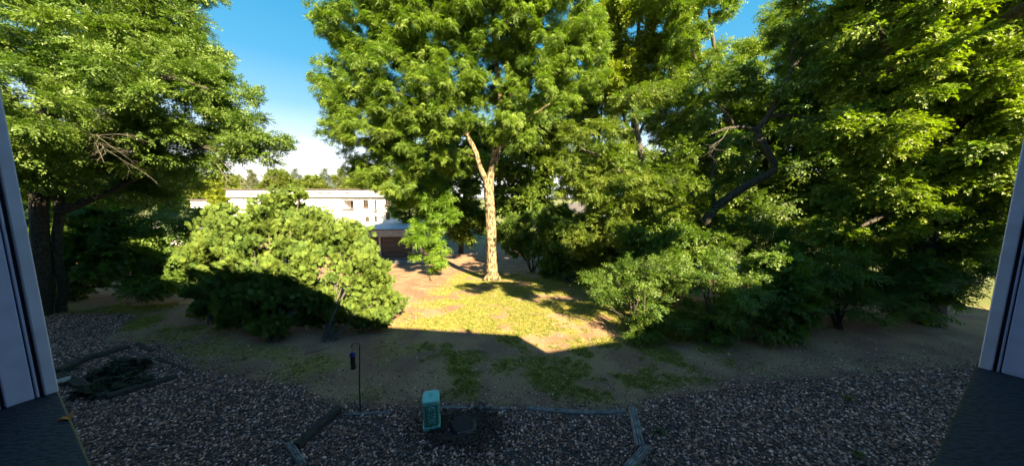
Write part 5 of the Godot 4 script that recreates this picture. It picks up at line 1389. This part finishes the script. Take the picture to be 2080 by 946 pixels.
	# garage
	var g := thing("garage", "low flat roofed garage with a brown door and grey blue fascia", "garage", Vector3(-10.6, -1.3, -27.0), 0.1)
	s = Shape.new()
	s.box(Transform3D(Basis(), Vector3(-0.9, 1.2, -5.8)), Vector3(5.0, 2.4, 11.5), 0.01)
	part("wall", s, M.taupe, g)
	for k in 4:
		s = Shape.new()
		s.box(Transform3D(Basis(), Vector3(0.1, 0.24 + 0.46 * k, -0.03)), Vector3(2.7, 0.44, 0.08), 0.012)
		part("door_panel", s, M.taupe, g)
	for q in [-1.42, 1.5]:
		s = Shape.new()
		s.box(Transform3D(Basis(), Vector3(q, 0.955, 0.0)), Vector3(0.16, 1.91, 0.16), 0.01)
		part("corner_post", s, M.post, g)
	for k in 22:
		s = Shape.new()
		s.box(Transform3D(Basis(), Vector3(-3.45 + 0.246 * k, 2.24, 0.2 + 0.004 * (k % 2))), Vector3(0.23, 0.62, 0.05), 0.01)
		part("fascia_board", s, M.fascia, g)
	s = Shape.new()
	s.box(Transform3D(Basis(), Vector3(-0.87, 2.24, 0.155)), Vector3(5.4, 0.6, 0.03), 0.0)
	part("fascia_backing", s, M.backing, g)
	s = Shape.new()
	s.box(Transform3D(Basis(), Vector3(-0.87, 2.59, 0.2)), Vector3(5.5, 0.07, 0.16), 0.01)
	part("roof_edge", s, M.flashing, g)
	s = Shape.new()
	s.box(Transform3D(Basis(), Vector3(-0.87, 2.5, -5.85)), Vector3(5.4, 0.16, 12.0), 0.01)
	part("roof", s, M.roof_sheet, g)
	for k in 7:
		s = Shape.new()
		s.box(Transform3D(Basis(Vector3.UP, 0.02), Vector3(-0.87, 2.583, -1.2 - 1.6 * k)), Vector3(5.3, 0.014, 0.07), 0.003)
		part("roof_seam", s, M.roof_sheet, g)
	s = Shape.new()
	s.tube(PackedVector3Array([Vector3(-0.35, 2.34, 0.225), Vector3(-0.35, 2.34, 0.3)]), PackedFloat32Array([0.1, 0.08]), 12)
	part("lamp", s, M.post, g)
	# drive before it
	s = Shape.new()
	var dp := [Vector3(-13.4, -1.27, -26.6), Vector3(-8.6, -1.27, -26.2), Vector3(-7.8, -1.27, -24.2), Vector3(-12.4, -1.27, -24.3)]
	for k in 4:
		dp[k].y = ground_y(dp[k].x, dp[k].z) + 0.03
	s.quad_out(dp[0], dp[1], dp[2], dp[3], Vector3(-10, -5, -25))
	kind(part("driveway", s, M.asphalt, self), "structure")
	# pale house glimpsed through the wood
	var hs := thing("pale_house", "small pale house glimpsed through the dark wood right of the pale trunk", "house", Vector3(11.2, -1.3, -43))
	s = Shape.new()
	s.box(Transform3D(Basis(), Vector3(0, 1.6, -3)), Vector3(5, 3.2, 6), 0.01)
	part("wall", s, M.house_wall, hs)
	s = Shape.new()
	s.loft([PackedVector3Array([Vector3(-2.8, 3.2, 0.4), Vector3(-2.8, 4.6, -3), Vector3(-2.8, 3.2, -6.4)]), PackedVector3Array([Vector3(2.8, 3.2, 0.4), Vector3(2.8, 4.6, -3), Vector3(2.8, 3.2, -6.4)])], [Vector3(-2.8, 3.8, -3), Vector3(2.8, 3.8, -3)])
	part("roof", s, M.shingle, hs)
	for q in [-1.3, 1.1]:
		s = Shape.new()
		s.box(Transform3D(Basis(), Vector3(q, 1.8, 0.03)), Vector3(1.0, 1.2, 0.08), 0.01)
		var fr := part("window", s, M.post, hs)
		s = Shape.new()
		s.box(Transform3D(Basis(), Vector3(q, 1.8, 0.07)), Vector3(0.84, 1.04, 0.03), 0.0)
		part("pane", s, M.window_dark, fr)
